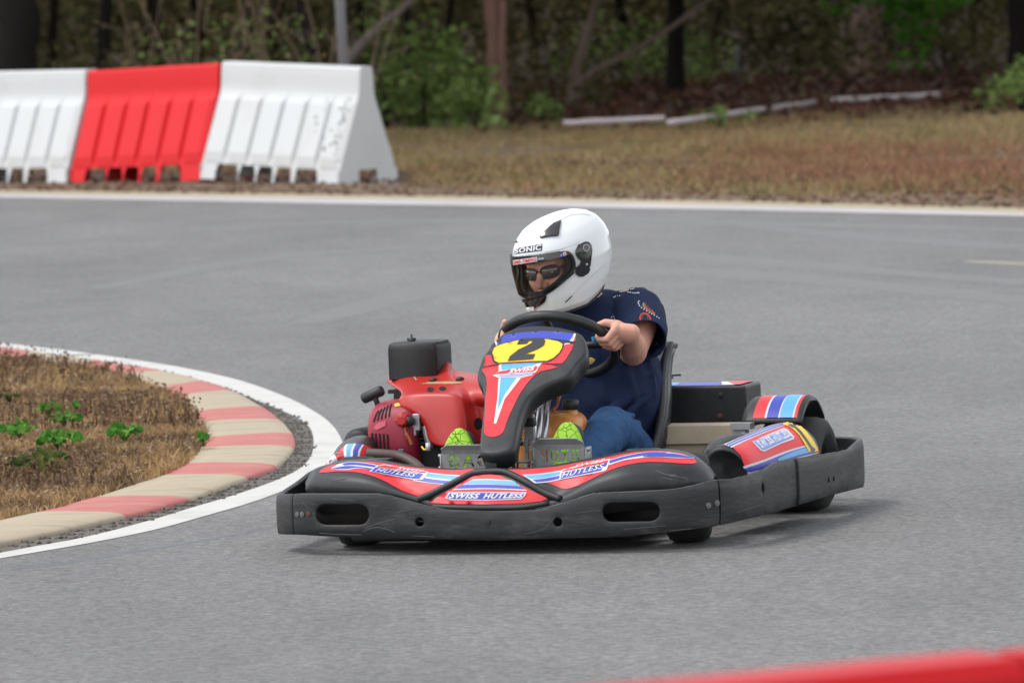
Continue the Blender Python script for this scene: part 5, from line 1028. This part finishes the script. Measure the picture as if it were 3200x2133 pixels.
def clothes():
    mb = MB(); cap = lambda a, r, b, s, **k: capsule(mb, a, r, b, s, seg=24, **k)
    cap((0, 1.14, .17), .165, (0, 1.10, .40), .178, sx=1.12, ax=(1, 0, 0)); cap((0, 1.08, .25), .155, (0, 1.09, .36), .155, sx=1.12, ax=(1, 0, 0)); cap((0, 1.10, .40), .172, (0, 1.12, .54), .135, sx=1.15, ax=(1, 0, 0))
    cap((-.125, 1.12, .585), .082, (.125, 1.12, .585), .082); cap((-.02, 1.10, .57), .095, (-.03, 1.08, .625), .08)
    cap((-.13, 1.12, .58), .078, (-.215, 1.04, .50), .072)
    for P, r in (([(-.02, .945, .21), (.08, .93, .235), (.18, .99, .30)], .014), ([(.0, .94, .26), (.09, .935, .285), (.185, 1.01, .37)], .013), ([(.03, .935, .31), (.10, .945, .335), (.18, 1.03, .43)], .012), ([(.10, .975, .50), (.13, .975, .43), (.15, .985, .35)], .014), ([(.03, .965, .53), (.06, .945, .45), (.07, .935, .36)], .013), ([(-.05, .95, .50), (-.03, .935, .42), (.0, .93, .34)], .012), ([(.15, 1.04, .53), (.185, 1.05, .44), (.19, 1.05, .36)], .013)):
        C_ = catmull(P, 4); n_ = len(C_)
        for i in range(n_ - 1): cap(C_[i], r * (.35 + .65 * sin(pi * i / (n_ - 1))), C_[i + 1], r * (.35 + .65 * sin(pi * (i + 1) / (n_ - 1))))
    sh = obj('shirt', mb.v, mb.f, M_shirt, MAN); fused(sh, .006, 5); ruffle(sh, .026, .085)
    # open left sleeve
    hem = KP(2003, 1066, y=.985); top = Vector((.12, 1.12, .605)); ax = (hem - top).normalized(); side = KX_ = Vector((1, 0, 0)); side = (side - ax * side.dot(ax)).normalized(); up = ax.cross(side)
    rings = []
    for t, r, rr in ((-.15, .070, .07), (.0, .082, .082), (.25, .083, .083), (.5, .081, .082), (.75, .076, .080), (.92, .073, .079), (1.0, .073, .079), (1.01, .068, .074), (.9, .066, .072)):
        c = top.lerp(hem, t); rings.append([c + side * (rr * cos(a) * (1 + .03 * sin(3 * a + 5 * t))) + up * (r * sin(a) * (1 + .04 * sin(2 * a + 7 * t))) for a in np.linspace(0, 2 * pi, 40, endpoint=False)])
    v, f = loft(rings); sl = obj('sleeve', v, f, M_shirt, sh, subsurf=1); ruffle(sl, .012, .05)
    s = Surf(sh, sl); q = lambda L: [(1860 + x * .2041, 880 + y * .2041) for x, y in L]
    def dots(name, L, m, r=1.5, el=1.0):
        pts = []; fs = []
        for (x, y) in q(L):
            h = [s.cast(x + r * cos(t) * el, y + r * sin(t)) for t in np.linspace(0, 2 * pi, 8, endpoint=False)]
            if all(h): n = len(pts); pts += [KI @ (a[0] + a[1] * .0018) for a in h]; fs.append(tuple(range(n, n + 8)))
        if pts: obj(name, pts, fs, m, sh)
    M_thread = mat('white_thread', (.6, .6, .62), .8)
    dots('white_dot_pattern', [(385, 160), (408, 156), (430, 155), (460, 150), (485, 140), (510, 130), (545, 120), (570, 116), (592, 110), (500, 163), (522, 168), (545, 172), (575, 178), (600, 180), (625, 178), (650, 176), (668, 176), (285, 243), (310, 230), (345, 220), (380, 220), (670, 305), (660, 325), (668, 350), (680, 375), (710, 402), (745, 427), (785, 452), (822, 478), (860, 498), (900, 518), (940, 540), (970, 562), (272, 500), (290, 535), (305, 565), (312, 600), (310, 640), (302, 680), (296, 720), (250, 545), (265, 575), (920, 975), (950, 950)], M_thread, 1.7, 1.2)
    dots('yellow_dot_pattern', [(745, 335), (732, 355), (738, 380), (755, 405), (780, 430), (805, 450), (835, 470), (865, 488), (895, 500)], mat('yellow_thread', lin('C8B050'), .8), 1.8)
    def ring(name, L, w, m): 
        o = line(name, s, q(L), w, m, sh, .002)
    ring('embroidery', [(765, 345), (765, 375), (790, 410), (830, 445), (880, 475), (915, 490)], 3.4, mat('red_thread', lin('B8312E'), .8)); ring('embroidery', [(790, 370), (810, 400), (845, 430), (890, 460)], 4, mat('purple_thread', lin('5A3556'), .8)); ring('embroidery', [(752, 330), (745, 360), (765, 400), (815, 450), (880, 490)], 2, mat('green_thread', lin('2E6A4A'), .8))
    ring('embroidery', [(688, 590), (692, 535), (715, 500), (755, 488), (798, 503), (830, 548), (848, 602)], 5, MATS['red_thread']); ring('embroidery', [(718, 585), (722, 540), (740, 515), (765, 512), (792, 528), (808, 590)], 1.6, MATS['green_thread']); ring('embroidery', [(258, 605), (268, 650), (268, 700)], 7, MATS['red_thread'])
    # jeans
    mb = MB(); cap = lambda a, r, b, s, **k: capsule(mb, a, r, b, s, seg=24, **k)
    cap((-.07, 1.13, .15), .11, (.07, 1.13, .15), .11)
    for s_ in (1, -1):
        kn, an = LEG(s_); hp = Vector((s_ * .10, 1.10, .155)); cap(hp, .092, hp.lerp(kn, .6), .080); cap(hp.lerp(kn, .5), .082, kn, .066); cap(kn, .066, kn.lerp(an, .5), .064); cap(kn.lerp(an, .5), .064, an, .052)
        for k in range(5): c = kn.lerp(an, .10 + .18 * k); cap(c + Vector((-.045, -.03, .02 * (k % 2))), .012, c + Vector((.05, -.035, -.02 + .02 * (k % 3))), .010)
        for k in range(3): c = hp.lerp(kn, .45 + .2 * k); cap(c + Vector((-.05, 0, .055)), .012, c + Vector((.055, .02, .05)), .010)
    j = obj('jeans', mb.v, mb.f, M_jeans, MAN); fused(j, .006, 4); ruffle(j, .014, .045)
    # shoes: lime sole turned to the front, upper behind it
    for px, py, an, y in ((1770, 1352, LEG(1)[1], .315), (1432, 1372, LEG(-1)[1], .315)):
        c = KP(px, py + 38, y=y); ax = Vector((0, .28, 1)).normalized(); sd = Vector((1, 0, 0)); nn = sd.cross(ax).normalized()
        out = []
        for t in np.linspace(0, 2 * pi, 40, endpoint=False):
            yy = sin(t); w = .050 if yy > 0 else .044; w *= (1 - .28 * max(0, yy) ** 2) * (1 - .14 * math.exp(-((yy + .25) / .3) ** 2)); out.append(sd * (w * np.sign(cos(t)) * abs(cos(t)) ** .8) + ax * (.098 * yy - .03 if yy > 0 else .11 * yy - .03))
        up_c = c + ax * .02
        rings = [[c + p * .9 + nn * -.004 for p in out], [c + p for p in out], [c + p + nn * .018 for p in out], [c + p * .95 + nn * .02 for p in out]]
        if nn.y < 0: rings = [[c + p * .9 - nn * -.004 for p in out], [c + p for p in out], [c + p - nn * .018 for p in out], [c + p * .95 - nn * .02 for p in out]]
        v, f = loft(rings, True, (True, True)); 
        mb = MB(); dn = nn if nn.y > 0 else -nn
        capsule(mb, c + ax * .03 + dn * .035, .040, c - ax * .10 + dn * .045, .036); capsule(mb, c - ax * .09 + dn * .05, .038, an + Vector((0, 0, .0)), .045)
        so = obj('shoe', mb.v, mb.f, M_shoe, MAN); fused(so, .006, 2); obj('sole', v, f, M_sole, so, bevel=.003)
clothes()

# ================================================================== BARRIERS
BL = 1.74
def barrier_mesh():
    zs = [0, .055, .125, .15, .22, .32, .42, .52, .62, .66, .70, .74, .84, .895, .915]; dp = lambda z: float(np.interp(z, [0, .13, .68, .72, .89, .915], [.30, .275, .082, .074, .066, .05]))
    xs = sorted(set([-BL / 2, BL / 2] + [-BL / 2 + BL * (k + d) / 6 for k in range(1, 6) for d in (-.08, -.045, .115, .15)] + [-BL / 2 + .05, BL / 2 - .05]))
    notch = [(-.66, -.42), (-.36, -.20), (-.13, .03), (.10, .26), (.34, .58)]
    xs = sorted(set(xs + [a for n in notch for a in n]))
    def rib(x, z):
        if z < .14 or z > .665: return 0
        u = (x + BL / 2) / BL * 6; k = round(u); d = u - k
        g = 1.0 if (1 <= k <= 5 and -.05 < d < .12) else 0
        e = min(1, (z - .14) / .03, (.665 - z) / .03)
        return .028 * e * (1 - g) * (abs(x) < BL / 2 - .01) if e > 0 else 0
    v = []; f = []; nx, nz = len(xs), len(zs)
    def put(sg):
        b = len(v)
        for z in zs:
            for x in xs:
                xx = x
                if z < .10:
                    for a, c in notch:
                        if abs(x - a) < 1e-6: xx = x - .025
                        if abs(x - c) < 1e-6: xx = x + .025
                v.append(Vector((xx, sg * (dp(z) + rib(x, z)), z)))
        for j in range(nz - 1):
            for i in range(nx - 1):
                m = (xs[i] + xs[i + 1]) / 2
                if zs[j + 1] <= .126 and any(a < m < c for a, c in notch): continue
                q = (b + j * nx + i, b + j * nx + i + 1, b + (j + 1) * nx + i + 1, b + (j + 1) * nx + i); f.append(q if sg < 0 else q[::-1])
        return b
    A = put(-1); B = put(1); t = (nz - 1) * nx
    for i in range(nx - 1): f.append((A + t + i, A + t + i + 1, B + t + i + 1, B + t + i))
    for i, fl in ((0, 0), (nx - 1, 1)):
        for j in range(nz - 1):
            q = [A + j * nx + i, A + (j + 1) * nx + i, B + (j + 1) * nx + i, B + j * nx + i]
            if j < 2:  # rounded lifting notch low in the end face
                continue
            f.append(tuple(q[::-1] if fl else q))
        for s0, s1 in ((-.30, -.09), (.09, .30)):
            n0 = len(v); x = xs[i]; v.extend([Vector((x, s0, 0)), Vector((x, s1, 0)), Vector((x, s1 * .98, .125)), Vector((x, s0 * .98, .125))]); f.append((n0, n0 + 1, n0 + 2, n0 + 3) if fl else (n0 + 3, n0 + 2, n0 + 1, n0))
    return v, f
BV, BF = barrier_mesh()
def barrier(label, m, c, rz, tilt=0, group='plastic track barriers'):
    t = thing('track_barrier', label, 'barrier', Matrix.Translation(c) @ Matrix.Rotation(rz, 4, 'Z') @ Matrix.Rotation(tilt, 4, 'Y'), group); o = obj('shell', BV, BF, m, t, smooth=False, bevel=.012, bseg=2); return t, o
def barriers():
    al = radians(50); ax = Vector((cos(al), -sin(al), 0)); ay = Vector((sin(al), cos(al), 0)); cr = G(1055, 572); c = cr - ax * (BL / 2) + ay * .30
    t, sh = barrier('white ribbed plastic barrier with black scuffs and its end face showing, beside the grass', M_wpaint, c, -al, radians(2.2))
    s = Surf(sh); pts = []
    for _ in range(42):
        u = random.random(); x = 1092 - 50 * u + random.gauss(0, 5) - (random.random() < .3) * random.uniform(0, 90); y = 300 + 205 * u; r = random.uniform(1.6, 3.3)
        pts.append([(x + r * random.uniform(.6, 1.4) * cos(a), y + r * random.uniform(.8, 1.8) * sin(a)) for a in np.linspace(0, 2 * pi, 8, endpoint=False)])
    V_ = []; F_ = []; Mi = t.matrix_world.inverted()
    for P in pts:
        h = [s.cast(*p) for p in P]
        if all(h): n = len(V_); V_ += [Mi @ (a[0] + a[1] * .004) for a in h]; F_.append(tuple(range(n, n + 8)))
    if V_: obj('scuff_marks', V_, F_, mat('scuff', lin('55564F'), .8), t)
    barrier('red ribbed plastic barrier between two white ones behind the track', M_rpaint, c - ax * (BL + .025) + Vector((.02, 0, .0)), -al, radians(-1.3))
    barrier('white ribbed plastic barrier at the left edge of the picture, beyond the red one', M_wpaint, c - ax * (BL + .025) * 2 + Vector((.0, 0, -.01)), -al, 0)
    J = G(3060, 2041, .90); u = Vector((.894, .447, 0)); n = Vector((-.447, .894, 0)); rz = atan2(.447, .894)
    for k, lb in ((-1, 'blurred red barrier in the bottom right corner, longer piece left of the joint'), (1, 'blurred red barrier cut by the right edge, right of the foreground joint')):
        p = J + u * k * (BL / 2 + .011) - n * .055; barrier(lb, M_rshade, Vector((p.x, p.y, -.01)), rz + (radians(1.2) if k > 0 else 0), 0, 'red barriers in the foreground')
barriers()
def pole():
    p = G(1077, 490); Y = p.y; a = atY(1074, 200, Y); b = atY(1062, 0, Y); d = (a - b).normalized(); base = a + d * ((a.z) / -d.z) if d.z < 0 else p; top = b - d * 3.2
    o = thing('steel_pole', 'grey galvanised steel pole rising behind the white barrier', 'pole', Matrix.Translation(base)); z = base * 0
    mb = MB(); mb.tube([Vector((0, 0, -.02)), top - base], .045, 18); mb.build('shaft', M_pole, o); mb = MB(); mb.tube([(0, 0, -.02), (0, 0, .06), (0, 0, .065)], [.09, .09, .05], 18); mb.build('footing', M_pole, o)
pole()

# ================================================================== WOOD
M_bark = mat('grey_brown_bark', (.17, .125, .10), .95, .5, 5, dirt=(.02, .017, .015), dirtamt=.7, ds=7, bump=.9, bs=18, stretch=(1, 1, .25), spec=.08); M_barkr = mat('reddish_bark', (.19, .11, .085), .95, .45, 5, dirt=(.05, .03, .026), dirtamt=.7, ds=6, bump=.9, bs=18, stretch=(1, 1, .2), spec=.08); M_barkd = mat('dark_bark', (.014, .0125, .0115), .95, .5, 5, bump=.9, bs=18, stretch=(1, 1, .25), spec=.08); M_barkp = mat('pale_dead_wood', (.22, .18, .16), .95, .4, 5, dirt=(.06, .05, .045), dirtamt=.6)
M_crown = leafmat('tree_leaves', [lin('1F2A12'), lin('3A4A1E'), lin('53652A')], .5, .2); M_bush = leafmat('bush_leaves', [lin('44562A'), lin('6A7E42'), lin('96A86A')], 1.8, .3); M_bright = leafmat('bright_leaves', [lin('2F5A1A'), lin('4C8226'), lin('76A83C')], 1.5, .35); M_under = leafmat('undergrowth_leaves', [lin('24241A'), lin('3E3C26'), lin('565230'), lin('64543C')], .5, .2)
def blob(c, r, n):
    d = unit(n); k = rng.uniform(.25, 1, n) ** .5; return np.array(c) + d * k[:, None] * np.array(r)
def tree(label, Y, path, m, crown_r, crown_h, limbs=(), nleaf=1400, name='tree', group='trees of the wood'):
    """path: (px, py, width px) down the visible stem; it goes on above the picture to a crown"""
    P = [(atY(x, y, Y), w / F * Y / 2) for x, y, w in path]; base = P[0][0].copy(); base.z = min(base.z, ground_z(base.x, base.y)) - .05
    o = thing(name, label, 'tree', Matrix.Translation(base), group); pts = [base] + [p for p, r in P[1:]]; rad = [P[0][1] * 1.25] + [r for p, r in P[1:]]
    d = (pts[-1] - pts[-2]).normalized(); top = pts[-1]
    for k in range(1, 5): pts.append(top + (d * .5 + Vector((0, 0, .5))).normalized() * (crown_h * k / 4) + Vector((random.gauss(0, .1), random.gauss(0, .1), 0))); rad.append(rad[len(path) - 1] * (1 - .17 * k))
    cp = catmull(pts, 4); cr = np.interp(np.linspace(0, 1, len(cp)), np.linspace(0, 1, len(rad)), rad); mb = MB(); cpw = [p - base + Vector((random.gauss(0, .08), random.gauss(0, .08), 0)) * float(r) for p, r in zip(cp, cr)]; mb.tube(cpw, [float(r) * random.uniform(.9, 1.1) for r in cr], 12)
    for L in limbs:
        q = [(atY(x, y, Y) + Vector((0, dy, 0)), w / F * Y / 2) for x, y, w, dy in L]; mb.tube(catmull([p - base for p, r in q], 4), list(np.interp(np.linspace(0, 1, (len(q) - 1) * 4 + 1), np.linspace(0, 1, len(q)), [r for p, r in q])), 9)
    for k in range(5):
        a = random.uniform(0, 6.28); st = pts[-1 - (k % 3)] - base; mb.tube([st, st + Vector((cos(a), sin(a), .4)) * crown_r * .5, st + Vector((cos(a), sin(a), .7)) * crown_r * .9], [rad[-1] * .8, rad[-1] * .5, .01], 7)
    mb.build('trunk', m, o); c = pts[-1] - base; C = np.concatenate([blob(c + Vector((random.gauss(0, crown_r * .5), random.gauss(0, crown_r * .5), random.uniform(-.5, 1) * crown_r * .4)), (crown_r * .55, crown_r * .55, crown_r * .4), nleaf // 7) for _ in range(7)])
    C = C[C[:, 2] + base.z > 2.2]; leaves('crown', C, rng.uniform(.14, .34, len(C)), M_crown, o); return o
def ground_z(x, y): return -.03 + (0 if y < 78 else .00055 * (min(y, 330) - 78) ** 1.75)
def wood():
    tree('reddish brown double stemmed tree behind the leafy bush', 66, [(1562, 395, 70), (1555, 220, 58), (1545, 100, 60), (1535, 0, 62)], M_barkr, 2.2, 3.0, [[(1575, 380, 30, -.1), (1568, 200, 26, -.1), (1572, 0, 24, -.1)]])
    tree('slender grey tree forking low into two leaning limbs above the pale rail', 71, [(1795, 335, 62), (1792, 268, 40), (1832, 112, 30), (1866, 0, 26)], M_bark, 2.0, 3.0, [[(1800, 300, 34, 0), (1822, 245, 24, -.05), (1930, 185, 20, -.1), (2060, 112, 17, -.15), (2200, 10, 15, -.2), (2300, -60, 12, -.3)]])
    tree('dark straight trunk to the right of the forked tree', 78, [(2112, 290, 62), (2112, 150, 54), (2116, 0, 54)], M_barkd, 2.4, 3.2)
    tree('thick grey brown trunk beneath bright hanging leaves', 86, [(2715, 235, 110), (2712, 120, 98), (2708, 0, 98)], M_bark, 3.0, 3.6)
    tree('black trunk cut by the right edge of the picture', 70, [(3195, 320, 80), (3188, 160, 74), (3186, 0, 76)], M_barkd, 2.4, 3.0)
    tree('broad black trunk at the left edge behind the white barrier', 62, [(62, 300, 140), (62, 150, 130), (55, 0, 130)], M_barkd, 2.6, 3.0)
    tree('thin dark trunk above the joint of the white and red barriers', 66, [(318, 330, 46), (325, 120, 40), (335, 0, 38)], M_barkd, 2.0, 3.0)
    tree('dark leaning trunk just left of the steel pole', 63, [(1010, 330, 44), (975, 130, 40), (925, 0, 46)], M_barkd, 2.0, 3.0)
    tree('very thin dark sapling trunk right of the steel pole', 70, [(1275, 320, 22), (1276, 120, 20), (1272, 0, 20)], M_barkd, 1.6, 2.6)
    # more stems deeper in, by where they stand
    deep = [(1390, 88, 26), (1660, 95, 30), (1950, 98, 34), (2240, 92, 26), (2420, 104, 40), (2560, 97, 28), (2890, 100, 36), (3040, 92, 28), (150, 86, 30), (460, 92, 36), (610, 98, 30), (760, 90, 26), (860, 102, 36), (1130, 96, 32), (2010, 110, 34), (500, 80, 24)]
    for k, (x, Y, w) in enumerate(deep):
        by = pix(Vector((0, Y, ground_z(0, Y))))[1]; tree('dim trunk standing deep in the shaded wood', Y, [(x, by, w * 1.1), (x + random.uniform(-12, 12), by * .5, w), (x + random.uniform(-25, 25), -10, w * .9)], M_barkd, 2.6, 3.2, group='dim trunks deep in the wood')
    # dry saplings behind the barriers
    sap = [(600, 60, 'bare orange brown sapling above the red barrier'), (850, 59, 'bare forked sapling above the white barrier, left of the leaning trunk'), (740, 61, 'pale dry sapling behind the middle of the barriers'), (1140, 60, 'dry brown stem just right of the steel pole'), (1020, 61, 'tall reddish dry stem close beside the steel pole'), (450, 62, 'thin dry stem behind the red barrier')]
    for x, Y, lb in sap:
        b = atY(x, 400, Y); b.z = -.03; o = thing('dry_sapling', lb, 'sapling', Matrix.Translation(b), 'dry saplings behind the barriers'); mb = MB()
        for j in range(3):
            dx, dy = random.gauss(0, .3), random.gauss(0, .2); h = random.uniform(1.0, 2.1); mb.tube(catmull([(0, 0, 0), (dx * .3, dy * .3, h * .45), (dx + random.gauss(0, .06), dy, h)], 4), list(np.linspace(.012, .004, 9)), 6)
            for t in range(3): z = h * random.uniform(.4, .9); p = Vector((dx * z / h, dy * z / h, z)); mb.tube([p, p + Vector((random.gauss(0, .2), random.gauss(0, .1), random.uniform(.1, .3)))], [.006, .003], 5)
        mb.build('stem', MATS.get('dry_stem') or mat('dry_stem', lin('6E5C4A'), .9, .3, 4), o); C = np.stack([rng.normal(0, .35, 60), rng.normal(0, .2, 60), rng.uniform(.5, 1.7, 60)], 1); leaves('foliage', C, rng.uniform(.02, .05, 60), leafmat('sapling_leaf', [lin('5A5A32'), lin('8A7A50'), lin('9C8468')], 3, .3) if 'sapling_leaf' not in MATS else MATS['sapling_leaf'], o)
    # shrubs
    def shrub(label, px, py, Y, rx, rz, n, m, sz, grp='shrubs at the edge of the wood', zlow=.12):
        b = atY(px, py, Y); b.z = ground_z(b.x, b.y); o = thing('leafy_shrub', label, 'shrub', Matrix.Translation(b), grp); C = np.concatenate([blob((random.gauss(0, rx * .45), random.gauss(0, .3), rz * random.uniform(.25, .8)), (rx * .45, .4, rz * .35), n // 8) for _ in range(8)]); C[:, 2] = np.abs(C[:, 2]) + zlow * .3
        leaves('foliage', C, rng.uniform(.6, 1.25, len(C)) * sz, m, o, zs=.5); mb = MB()
        for j in range(7): c = C[random.randrange(len(C))]; mb.tube([(0, 0, -.02), (c[0] * .5, c[1] * .5, c[2] * .6), tuple(c)], [.014, .009, .004], 6)
        mb.build('stem', M_barkd, o)
    shrub('large mid green leafy bush just right of the end barrier', 1330, 400, 64.5, .62, 1.15, 560, M_bush, .12); shrub('lower green bush in front of the reddish tree', 1500, 402, 63.5, .42, .6, 260, M_bush, .11); shrub('taller sparse bush behind the steel pole', 1210, 380, 67, .5, 1.5, 260, M_bush, .11); shrub('small green weed tuft beside the foot of the forked tree', 1690, 352, 66, .28, .3, 160, M_bush, .07)
    shrub('dark green bush at the right edge below the black trunk', 3190, 410, 63, .26, .5, 300, M_bush, .075); shrub('light green sprout growing over the pale rail', 2245, 420, 62.5, .26, .2, 90, M_bush, .07); shrub('leafy plants showing above the red barrier', 640, 330, 62, .9, 1.25, 500, M_bush, .07); shrub('leafy plants showing above the left white barrier', 180, 330, 63, .8, 1.0, 300, M_under, .08)
    shrub('yellow green bush between the forked tree and the dark trunk', 2010, 270, 80, .8, 1.0, 500, M_bush, .10); shrub('olive bush left of the thick trunk', 2500, 250, 84, 1.0, 1.2, 500, M_under, .11); shrub('dim bush right of the thick trunk', 2960, 260, 82, 1.0, 1.1, 500, M_under, .11)
    # hanging bright leaves at the top right
    b = atY(2860, 0, 74); o = thing('hanging_branch', 'bright green leafy branch hanging into the top right of the view', 'branch', Matrix.Translation((b.x, b.y, 2.6))); C = np.concatenate([blob((atY(x, y, 74) - Vector((b.x, b.y, 2.6))), (.28, .3, .16), n) for x, y, n in ((2700, -30, 70), (2620, 5, 60), (2830, 40, 120), (2900, 10, 110), (2980, -10, 80), (2870, 110, 70), (2760, -20, 60), (2840, 190, 25))]); leaves('foliage', C, rng.uniform(.06, .13, len(C)), M_bright, o); mb = MB(); mb.tube(catmull([(.6, .3, .6), (.2, .1, .1), (-.2, 0, -.15), (-.6, -.1, -.25)], 4), .012, 6); mb.build('twig', M_barkd, o)
    # fallen rails and stake
    for (a, c, lb) in (((1760, 384), (2078, 371), 'short pale rail lying in the grass, leftmost of the three'), ((2092, 384), (2545, 320), 'long pale rail lying on the dark bank in the middle'), ((2600, 314), (2935, 296), 'broken pale rail farthest right on the dark bank')):
        A, B = G(*a, .1), G(*c, .1); o = thing('fallen_rail', lb, 'rail', Matrix.Translation((A + B) / 2), 'pale fallen rails'); h = (B - A) / 2; mb = MB(); n = 9; mb.tube([-h + h * 2 * (k / n) + Vector((0, 0, random.gauss(0, .003))) for k in range(n + 1)], [.029 * random.uniform(.9, 1.1) for _ in range(n + 1)], 9); mb.build('rail', MATS.get('weathered_rail') or mat('weathered_rail', lin('B8ADAC'), .9, .2, 3, dirt=lin('5A4E48'), dirtamt=.6, ds=2.5), o)
    p = atY(2308, 262, 80); o = thing('stake', 'thin grey stake standing in the shade above the middle rail', 'stake', Matrix.Translation((p.x, p.y, ground_z(p.x, p.y)))); q = atY(2305, 135, 80); mb = MB(); mb.tube([(0, 0, -.05), (q.x - p.x, 0, q.z - ground_z(p.x, p.y))], .022, 10); mb.build('shaft', mat('weathered_stake', (.10, .10, .11), .8, .3, 5), o); mb = MB(); mb.tube([(q.x - p.x, 0, q.z - ground_z(p.x, p.y)), (q.x - p.x, 0, q.z - ground_z(p.x, p.y) + .03)], .03, 10); mb.build('cap', M_barkd, o)
    lg0, lg1 = atY(1150, 125, 67), atY(1275, 12, 67); o = thing('dead_branch', 'pale dead branch slanting up beside the steel pole', 'branch', Matrix.Translation(lg0)); d = lg1 - lg0; mb = MB(); mb.tube(catmull([(-d.x * 1.8, .1, -lg0.z), (-d.x * .3, 0, -d.z * .3), tuple(d * .5 + Vector((0, 0, .02))), tuple(d), tuple(d * 3)], 4), list(np.linspace(.06, .03, 17)), 8); mb.build('bough', M_barkp, o)
    # undergrowth, canopy, verge
    n = 75000; P = np.stack([rng.uniform(-18, 18, n), 69 + 91 * rng.uniform(0, 1, n) ** 1.4, np.zeros(n)], 1); q = vnoise(P, .9, 21); gz = np.where(P[:, 1] < 78, -.03, .00055 * np.clip(P[:, 1] - 78, 0, None) ** 1.75 - .03); hmax = np.clip(.55 + .75 * q, .12, 1.7) + np.clip((P[:, 1] - 78) / 25, 0, 1) * .8; P[:, 2] = gz + rng.uniform(0, 1, n) ** 1.2 * hmax
    k = ~((P[:, 0] > 1.2) & (P[:, 0] < 8) & (P[:, 1] < 79)); P = P[k]
    tag(leaves('undergrowth', P, rng.uniform(.05, .14, len(P)) * (1 + np.clip((P[:, 1] - 85) / 40, 0, 1.5)), M_under, zs=.6), 'dark tangled undergrowth filling the shaded wood', 'undergrowth', kind='stuff')
    n = 70000; P = np.stack([rng.uniform(-40, 40, n), 63.5 + 130 * rng.uniform(0, 1, n) ** 1.25, np.zeros(n)], 1); P[:, 2] = 2.6 + np.clip(P[:, 1] - 78, 0, 160) * .055 + rng.uniform(0, 1, n) * (2.2 + vnoise(P, .35, 5) * .9); 
    tag(leaves('woodland_canopy', P, rng.uniform(.35, .8, n), M_crown, zs=.35), 'leafy canopy roofing the wood above the trunks', 'canopy', kind='stuff')
    ex = np.array([p.x for p in EDGE]); ey = np.array([p.y for p in EDGE]); o_ = np.argsort(ex); edge = lambda x: np.interp(x, ex[o_], ey[o_])
    n = 330000; P = np.stack([rng.uniform(-8, 9, n), rng.uniform(38, 76, n), np.full(n, -.03)], 1); e = edge(P[:, 0]); d = P[:, 1] - e; lim = 1.6 + .6 * vnoise(P, 1.3, 12); k = (d > lim) & ~((P[:, 0] < -.75) & (d < 6)); P = P[k]; d = d[k]
    back = np.where(P[:, 0] < 1.0, 67, 66 + .5 * P[:, 0]); den = np.clip((back - P[:, 1]) / 4 + .15, .04, 1) * np.clip(.75 + .5 * vnoise(P, .8, 17), .15, 1); P = P[rng.uniform(0, 1, len(P)) < den]
    h = rng.uniform(.025, .095, len(P)) * (1 + .8 * vnoise(P, 1.1, 33)).clip(.35, 2.4)
    m1 = leafmat('olive_grass', [lin('564830'), lin('7E6C4A'), lin('A08C66'), lin('6A663E'), lin('846E50')], 1.0, .2, 7); m2 = leafmat('russet_grass', [lin('6E4C3A'), lin('8E6852'), lin('A48A64')], 1.6, .2, 5)
    red = (np.clip((P[:, 0] - .6) / 2.2, 0, 1) * np.clip(1.25 - abs(P[:, 1] - edge(P[:, 0]) - 9) / 9, 0, 1) + .45 * vnoise(P, .9, 41) + rng.normal(0, .3, len(P))) > .6
    for nm, kk, mm, lb in (('verge_grass', ~red, m1, 'olive and tan dry grass on the verge beyond the far white line'), ('russet_verge_grass', red, m2, 'reddish dry grass on the right part of the verge')): tag(blades(nm, P[kk], h[kk] * (1.25 if nm[0] == 'r' else 1), rng.uniform(.1, 1.0, kk.sum()), rng.uniform(.007, .015, kk.sum()), mm), lb, 'grass', kind='stuff')
    n = 14000; x = rng.uniform(-8, 8, n); P = np.stack([x, edge(x) + .7 + rng.uniform(0, 1, n) ** 1.5 * 9, np.full(n, .0)], 1); tag(leaves('verge_litter', P, rng.uniform(.02, .07, n), leafmat('verge_litter_leaf', [lin('42322A'), lin('6E5648'), lin('8E7468')], 3, .1), zs=.25), 'fallen brown leaves along the dirt beside the far white line', 'leaf litter', kind='stuff')
    n = 6000; P = np.stack([rng.uniform(0, 9, n), rng.uniform(63, 84, n), np.full(n, .0)], 1); P[:, 2] = rng.uniform(0, .12, n); tag(leaves('bank_litter', P, rng.uniform(.04, .13, n), leafmat('bank_litter_leaf', [lin('2E201A'), lin('4E342A'), lin('6E4A3C')], 2, .1), zs=.4), 'dark red brown fallen leaves on the shaded bank around the rails', 'leaf litter', kind='stuff')
wood()
